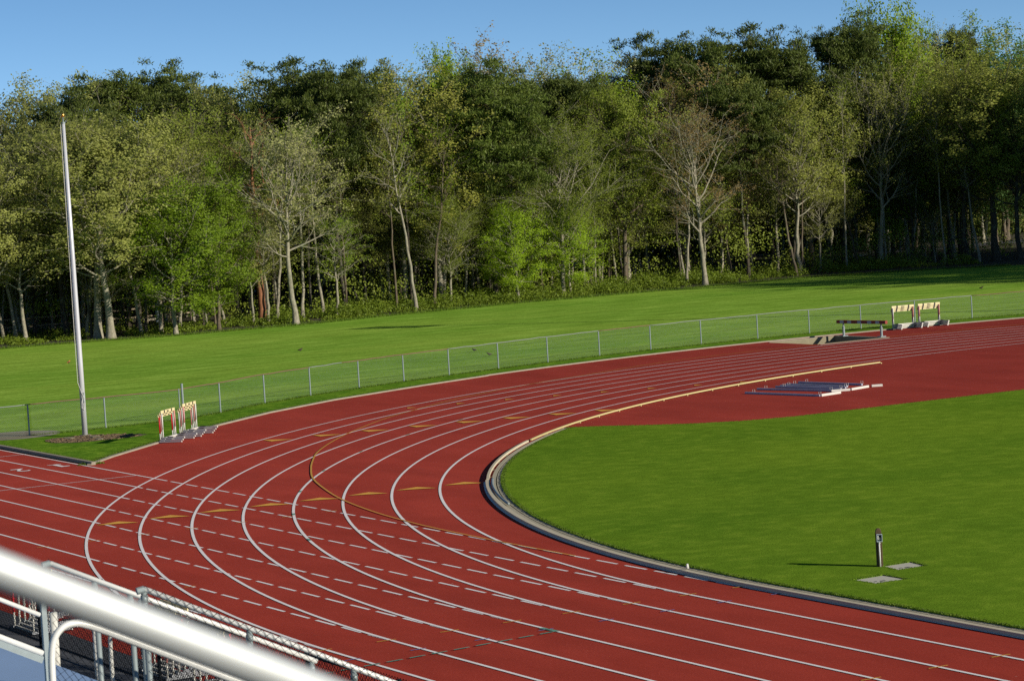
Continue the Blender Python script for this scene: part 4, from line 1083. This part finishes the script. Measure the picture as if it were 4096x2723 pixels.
FRONT = 52
tg = random.Random(77)
def plant(x, y, H, Wd, kind, lm_, bm_, label, group=None, name='tree'):
    pr = tg.choice(PROTO[kind])
    if kind == 'pine': Wd *= .74
    sz = H / pr['H']; sw = min(max(Wd / pr['W'], sz * .55), sz * 1.6)
    e = thing({'pine': 'pine_tree', 'oakK': 'oak_tree', 'oakS': 'oak_tree', 'bare': 'oak_tree', 'maple': 'maple_tree', 'fine': 'birch_tree', 'snag': 'pine_tree', 'slim': 'young_tree'}[kind], label, 'tree', (x, y, 0), group, tg.uniform(0, 6.28))
    e.scale = (sw, sw, sz)
    for nm, me, mt in (('trunk', pr['trunk'], BARK[bm_]), ('crown', pr['crown'], LEAF[lm_])):
        o = bpy.data.objects.new(nm, me); COL.objects.link(o); o.parent = e
        o.material_slots[0].link = 'OBJECT'; o.material_slots[0].material = mt
    return e
for i, (x, y, H, Wd, kind, lm_, bm_, label) in enumerate(TREES):
    if i < FRONT: plant(x, y, H, Wd, kind, lm_, bm_, label)
    else: plant(x, y, H, Wd, kind, lm_, bm_, label)
# filler trees deeper in the wood, beside it, and the ones outside the frame that shade its right end
fl = random.Random(31)
FG = ['dark slender trees deep inside the wood', 'shaded pines deep inside the wood']
cnt = 0
for X in (-103, -108, -119, -124, -129):
    yv0 = -24 + (X + 103) * -.30; y = -26.0 + (abs(X) - 103) * .3
    yend = 60 + (abs(X) - 100) * .5
    while y < yend:
        y += fl.uniform(2.4, 4.2)
        k = fl.choice(['oakK', 'fine', 'oakS', 'fine', 'oakK', 'oakS', 'maple', 'fine', 'pine'] if X < -110 else ['oakS', 'fine', 'oakS', 'fine'])
        H = (8.8 if X > -110 else 11.5) * fl.uniform(.85, 1.12)
        if X < -115 and k != 'pine': pass
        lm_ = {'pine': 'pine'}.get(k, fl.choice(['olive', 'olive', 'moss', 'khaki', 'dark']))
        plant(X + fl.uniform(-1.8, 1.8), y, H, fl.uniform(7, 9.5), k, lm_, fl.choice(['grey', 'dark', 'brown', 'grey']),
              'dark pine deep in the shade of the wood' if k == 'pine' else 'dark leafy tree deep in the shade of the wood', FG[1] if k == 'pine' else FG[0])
        cnt += 1
SH = [(-58, 45), (-52, 52), (-62, 50), (-57, 57), (-66, 53), (-49, 45.5), (-84, 52), (-79, 50.5), (-80, 57), (-75, 55), (-76, 62), (-71, 60), (-70, 67), (-85, 60), (-88, 57), (-66, 66), (-92, 63), (-62, 72), (-73, 72), (-83, 68)]
for x, y in SH:
    plant(x, y, fl.uniform(14, 18), fl.uniform(10, 12), fl.choice(['oakK', 'maple', 'pine']), fl.choice(['moss', 'olive', 'pine']), 'dark', 'tall tree of the wood where it bends toward the track, beyond the right edge', 'trees of the wood beyond the right edge')
for x, y in [(-97, -24), (-98, -29), (-103, -27), (-96, -34), (-104, -34), (-110, -30), (-97, -40)]:
    plant(x, y, fl.uniform(10, 13), 9, fl.choice(['oakK', 'fine']), fl.choice(['khaki', 'olive']), 'grey', 'tree of the wood beyond the left edge', 'trees of the wood beyond the left edge')

sl = random.Random(12)
for i in range(96):
    y = -24 + 74 * (i + sl.random()) / 96
    xe = -94.2 if y < 24 else -95.5
    if 10.5 < y < 18: xe = -99.5
    plant(xe - sl.random() ** .8 * 11, y, sl.uniform(7.5, 12.5), sl.uniform(2.4, 3.8), 'slim', sl.choice(['khaki', 'moss', 'olive', 'green']), sl.choice(['grey', 'grey', 'grey', 'brown', 'dark']),
          'slender stemmed young tree among the larger trees of the wood edge', 'slender young trees along the wood edge')
# far wood closing the view: one mass of foliage nobody could count
def mass(name, label, n, box, size, mat, seed, kind='stuff', cat='foliage', hfun=None):
    rg = np.random.default_rng(seed)
    (xa, xb), (ya, yb), (za, zb) = box
    c = np.stack([rg.uniform(xa, xb, n), rg.uniform(ya, yb, n), rg.uniform(0, 1, n)], 1)
    top = zb if hfun is None else hfun(c[:, 0], c[:, 1])
    c[:, 2] = za + c[:, 2] * (top - za)
    d = rg.normal(0, 1, (n, 3)); d /= np.linalg.norm(d, axis=1)[:, None]
    a = rg.normal(0, 1, (n, 3)); a -= d * (a * d).sum(1)[:, None]; a /= np.linalg.norm(a, axis=1)[:, None]
    s_ = (size * (.6 + .8 * rg.random(n)))[:, None]
    V = np.stack([c - d * s_ * .5, c + a * s_ * .35, c + d * s_ * .5, c - a * s_ * .35], 1)
    me = bpy.data.meshes.new(name); me.vertices.add(4 * n); me.vertices.foreach_set('co', V.reshape(-1).astype(np.float32))
    me.loops.add(4 * n); me.loops.foreach_set('vertex_index', np.arange(4 * n, dtype=np.int32))
    me.polygons.add(n); me.polygons.foreach_set('loop_start', np.arange(0, 4 * n, 4, dtype=np.int32)); me.update(calc_edges=True)
    me.materials.append(mat); o = bpy.data.objects.new(name, me); COL.objects.link(o)
    return tag(o, label, cat, kind=kind)
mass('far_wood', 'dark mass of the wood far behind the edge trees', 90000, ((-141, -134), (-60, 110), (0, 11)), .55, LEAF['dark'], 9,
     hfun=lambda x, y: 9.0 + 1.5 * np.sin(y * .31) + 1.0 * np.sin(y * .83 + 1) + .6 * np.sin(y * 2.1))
# understory shrubs along the edge
def shrub_band():
    rg = np.random.default_rng(17)
    pts = [(-95.2, -22), (-94.6, -14.5), (-92.9, -9.5), (-92.6, -3.0), (-93.6, 2.5), (-95.0, 10.5), (-95.4, 19.8), (-96.2, 27), (-97.5, 33.5), (-97, 38), (-93, 43)]
    P = np.array(catmull(pts, 8)); out = []
    d = np.linalg.norm(np.diff(P, axis=0), axis=1); cum = np.concatenate([[0], np.cumsum(d)])
    NB = 760
    for b in range(NB):
        t = rg.random() * cum[-1]; i = min(np.searchsorted(cum, t) - 1, len(d) - 1); i = max(i, 0)
        base = P[i] + (P[i + 1] - P[i]) * ((t - cum[i]) / d[i])
        dep = rg.random() ** 1.2 * 9.0
        if base[1] < -1.5 and not (-6.5 < base[1] < -2.6 and dep < 3.5) and rg.random() < .45: continue
        low = base[1] < -1.5 and not (-6.5 < base[1] < -2.6 and dep < 3.5)
        if base[1] > 30 and rg.random() < .5: continue
        if not (base[1] < -1.5): low = False
        x = base[0] - dep + rg.normal(0, .15); y = base[1] + rg.normal(0, .2)
        h = rg.uniform(.30, .80) * (1 if dep > .5 else .6) * (.75 + .5 * math.sin(base[1] * 1.3) ** 2) * (.45 if low else 1); r = rg.uniform(.5, 1.0)
        m = int(260 * r)
        th = rg.random(m) * 6.283; ph = np.arccos(rg.random(m) * 1.0); rr_ = (.65 + .35 * rg.random(m))
        out.append(np.stack([x + r * rr_ * np.sin(ph) * np.cos(th), y + r * rr_ * np.sin(ph) * np.sin(th), h * rr_ * np.cos(ph) * (1 + .25 * rg.normal(size=m)) + .03], 1))
    c = np.concatenate(out); n = len(c); c[:, 2] = np.maximum(c[:, 2], .02)
    dd = rg.normal(0, 1, (n, 3)); dd /= np.linalg.norm(dd, axis=1)[:, None]
    a = rg.normal(0, 1, (n, 3)); a -= dd * (a * dd).sum(1)[:, None]; a /= np.linalg.norm(a, axis=1)[:, None]
    s_ = (.095 * (.6 + .8 * rg.random(n)))[:, None]
    V = np.stack([c - dd * s_ * .5, c + a * s_ * .35, c + dd * s_ * .5, c - a * s_ * .35], 1)
    me = bpy.data.meshes.new('undergrowth'); me.vertices.add(4 * n); me.vertices.foreach_set('co', V.reshape(-1).astype(np.float32))
    me.loops.add(4 * n); me.loops.foreach_set('vertex_index', np.arange(4 * n, dtype=np.int32))
    me.polygons.add(n); me.polygons.foreach_set('loop_start', np.arange(0, 4 * n, 4, dtype=np.int32)); me.update(calc_edges=True)
    me.materials.append(LEAF['shrub']); o = bpy.data.objects.new('undergrowth', me); COL.objects.link(o)
    tag(o, 'low green shrubs and undergrowth along the foot of the wood', 'undergrowth', kind='stuff')
shrub_band()
tufts('grass_tufts', 'longer grass at the border between the field and the wood', [(-93.0, -26), (-92.8, -18.9), (-92.3, -14.6), (-90.9, -10.6), (-90.9, -3.4), (-92.5, 2.4), (-93.8, 10.5), (-94.0, 19.8), (-94.0, 24), (-94.6, 31), (-92.6, 36), (-88.5, 41.5)], .9, 16000, .06, .2, BL, 9)

# leafy understory between the trunks
def understory():
    rg = np.random.default_rng(23); cs = []
    for i in range(520):
        x = rg.uniform(-116, -98.5); y = rg.uniform(-27, 62); z = rg.uniform(.3, 6.5) * rg.random() ** .4; r = rg.uniform(.5, 1.3)
        m = int(150 * r); cs.append(rg.normal(0, 1, (m, 3)) * np.array([r * .6, r * .8, r * .38]) + np.array([x, y, z]))
    c = np.concatenate(cs); c = c[c[:, 2] > .1]; n = len(c)
    nn = np.array([.8, -.2, .5]) + rg.normal(0, .6, (n, 3)); nn /= np.linalg.norm(nn, axis=1)[:, None]
    a = rg.normal(0, 1, (n, 3)); a -= nn * (a * nn).sum(1)[:, None]; a /= np.linalg.norm(a, axis=1)[:, None]; d = np.cross(nn, a)
    s_ = (.12 * (.6 + .8 * rg.random(n)))[:, None]
    V = np.stack([c - d * s_ * .5, c + a * s_ * .35, c + d * s_ * .5, c - a * s_ * .35], 1)
    me = bpy.data.meshes.new('understory'); me.vertices.add(4 * n); me.vertices.foreach_set('co', V.reshape(-1).astype(np.float32))
    me.loops.add(4 * n); me.loops.foreach_set('vertex_index', np.arange(4 * n, dtype=np.int32))
    me.polygons.add(n); me.polygons.foreach_set('loop_start', np.arange(0, 4 * n, 4, dtype=np.int32)); me.update(calc_edges=True)
    me.materials.append(LEAF['moss']); o = bpy.data.objects.new('understory', me); COL.objects.link(o)
    tag(o, 'green understory leaves scattered between the trunks inside the wood', 'understory', kind='stuff')
understory()

# road through the wood and its split rail fence
rd = [(-111.5, -60), (-112.0, -11), (-112.2, -5), (-113.5, 2), (-115, 12), (-116, 20), (-117, 30), (-118, 42), (-120, 52), (-121, 75)]
mb = MB(); ribbon(mb, catmull(rd, 6), 5.0, .012); struct(mb.build('forest_road', M['asphalt']))
mb = MB(); c = catmull(rd[:9], 6); strip3(mb, off(c, -2.55), [(-.07, 0), (.07, 0), (.07, .12), (-.07, .12)]); tag(mb.build('road_kerb', M['kerb']), 'pale kerb on the near side of the road through the wood', 'kerb')
def split_rail(label, pts, hs=(.45, .9)):
    e = thing('split_rail_fence', label, 'fence', (*pts[0], 0)); r_ = random.Random(3)
    for i, (x, y) in enumerate(pts):
        mb = MB(); mb.tube([(x, y, 0), (x, y, .6), (x, y, 1.1)], [.085, .08, .07], 7); mb.build('post', M['wood_rail'], e, world=True)
        if i:
            for h in hs:
                a_ = pts[i - 1]; mb = MB(); mb.tube([(a_[0], a_[1], h + r_.uniform(-.04, .04)), ((x + a_[0]) / 2, (y + a_[1]) / 2, h - .02), (x, y, h + r_.uniform(-.04, .04))], [.05, .06, .05], 6); mb.build('rail', M['wood_rail'], e, world=True)
split_rail('weathered split rail fence between the pale oaks at the left of the wood', [(-104.5, -24), (-104.6, -21), (-104.7, -18), (-104.8, -15), (-105, -12), (-105.3, -9), (-105.8, -6.2), (-106.3, -3.3)])
split_rail('low single rail wooden fence behind the middle shrubs', [(-110.5, 13.2), (-110.6, 16.2), (-110.8, 19.2), (-111, 22.2)], (.85,))
split_rail('single rail fence in shade in front of the road on the right', [(-112.5, 33), (-113, 36.5), (-113.5, 40), (-114, 43.5), (-114.5, 47)], (.8,))
sg = thing('road_sign', 'small white sign on a thin pole beside the road, left of the forked oak', 'sign', (-108.5, 6.0, 0))
mb = MB(); mb.tube([(0, 0, 0), (0, 0, 2.3)], .03, 8); mb.build('pole', M['galv'], sg)
for z, k in ((1.95, 'upper'), (1.55, 'lower')):
    for s in (-.16, .16):
        mb = MB(); mb.box((.03, s, z), (.01, .24, .34)); mb.build('plate', M['whitepl'], sg)
mb = MB(); mb.tube([(-104.6, -2.6, 0), (-104.6, -2.6, .95)], .035, 8); tag(mb.build('yellow_marker', M['yellowpost']), 'thin yellow marker stake behind the left shrubs', 'marker')
mb = MB(); mb.tube([(-100.6, -7.6, .0), (-100.6, -7.6, 2.2)], .10, 10); tag(mb.build('birdhouse_pole', M['galv']), 'pale grey metal pipe standing behind the leaning maple', 'pipe')
mb = MB(); mb.tube([(-93.0, -7.1, 5.05), (-93.0, -7.06, 5.3), (-93.0, -7.1, 5.55)], [.05, .10, .06], 8); tag(mb.build('white_bottle', M['whitepl'], smooth=True), 'small white bottle hanging in the green maple foliage', 'bottle')

# ------------------------------------------------------------------ light, sky, camera
sun_az = Vector((.873, .488, 0)).normalized(); EL = math.radians(20.3)
sd = Vector((sun_az.x * math.cos(EL), sun_az.y * math.cos(EL), math.sin(EL)))
ld = bpy.data.lights.new('sun', 'SUN'); ld.energy = 5.4; ld.angle = math.radians(.53); ld.color = (1.0, .91, .76)
lo = bpy.data.objects.new('sun', ld); COL.objects.link(lo); lo.rotation_euler = sd.to_track_quat('Z', 'Y').to_euler(); lo.location = (0, 0, 60)
w = bpy.data.worlds.new('World'); SC.world = w; w.use_nodes = True; nt = w.node_tree; nt.nodes.clear()
wo = nt.nodes.new('ShaderNodeOutputWorld'); bg = nt.nodes.new('ShaderNodeBackground'); sk = nt.nodes.new('ShaderNodeTexSky')
sk.sky_type = 'NISHITA'; sk.sun_disc = False; sk.sun_elevation = EL; sk.sun_rotation = math.atan2(sun_az.x, sun_az.y)
sk.air_density = .3; sk.dust_density = 0; sk.ozone_density = 1.3; sk.altitude = 0
hs_ = nt.nodes.new('ShaderNodeHueSaturation'); hs_.inputs['Saturation'].default_value = 1.12; hs_.inputs['Hue'].default_value = .492; hs_.inputs['Value'].default_value = 1.0
nt.links.new(sk.outputs[0], hs_.inputs['Color']); nt.links.new(hs_.outputs[0], bg.inputs[0]); bg.inputs[1].default_value = .11
nt.links.new(bg.outputs[0], wo.inputs[0])

cam = bpy.data.cameras.new('camera'); co = bpy.data.objects.new('camera', cam); COL.objects.link(co)
r_ = Vector((.485955369, .871908276, -.060194171)); u_ = Vector((-.022794386, .081494028, .996413137)); f_ = Vector((-.873686325, .482840225, -.059477075))
mt = Matrix(((r_.x, u_.x, -f_.x, 34.955797), (r_.y, u_.y, -f_.y, -60.681931), (r_.z, u_.z, -f_.z, 6.745625), (0, 0, 0, 1)))
co.matrix_world = mt
cam.sensor_width = 36; cam.lens = 93.6686; cam.clip_start = .1; cam.clip_end = 3000
cam.dof.use_dof = True; cam.dof.focus_distance = 85; cam.dof.aperture_fstop = 7.5
SC.camera = co
SC.view_settings.view_transform = 'Standard'; SC.view_settings.look = 'None'; SC.view_settings.exposure = 0; SC.view_settings.gamma = 1
SC.render.engine = 'CYCLES'
SC.cycles.max_bounces = 6; SC.cycles.transparent_max_bounces = 12; SC.cycles.diffuse_bounces = 3; SC.cycles.glossy_bounces = 2
SC.cycles.use_denoising = False
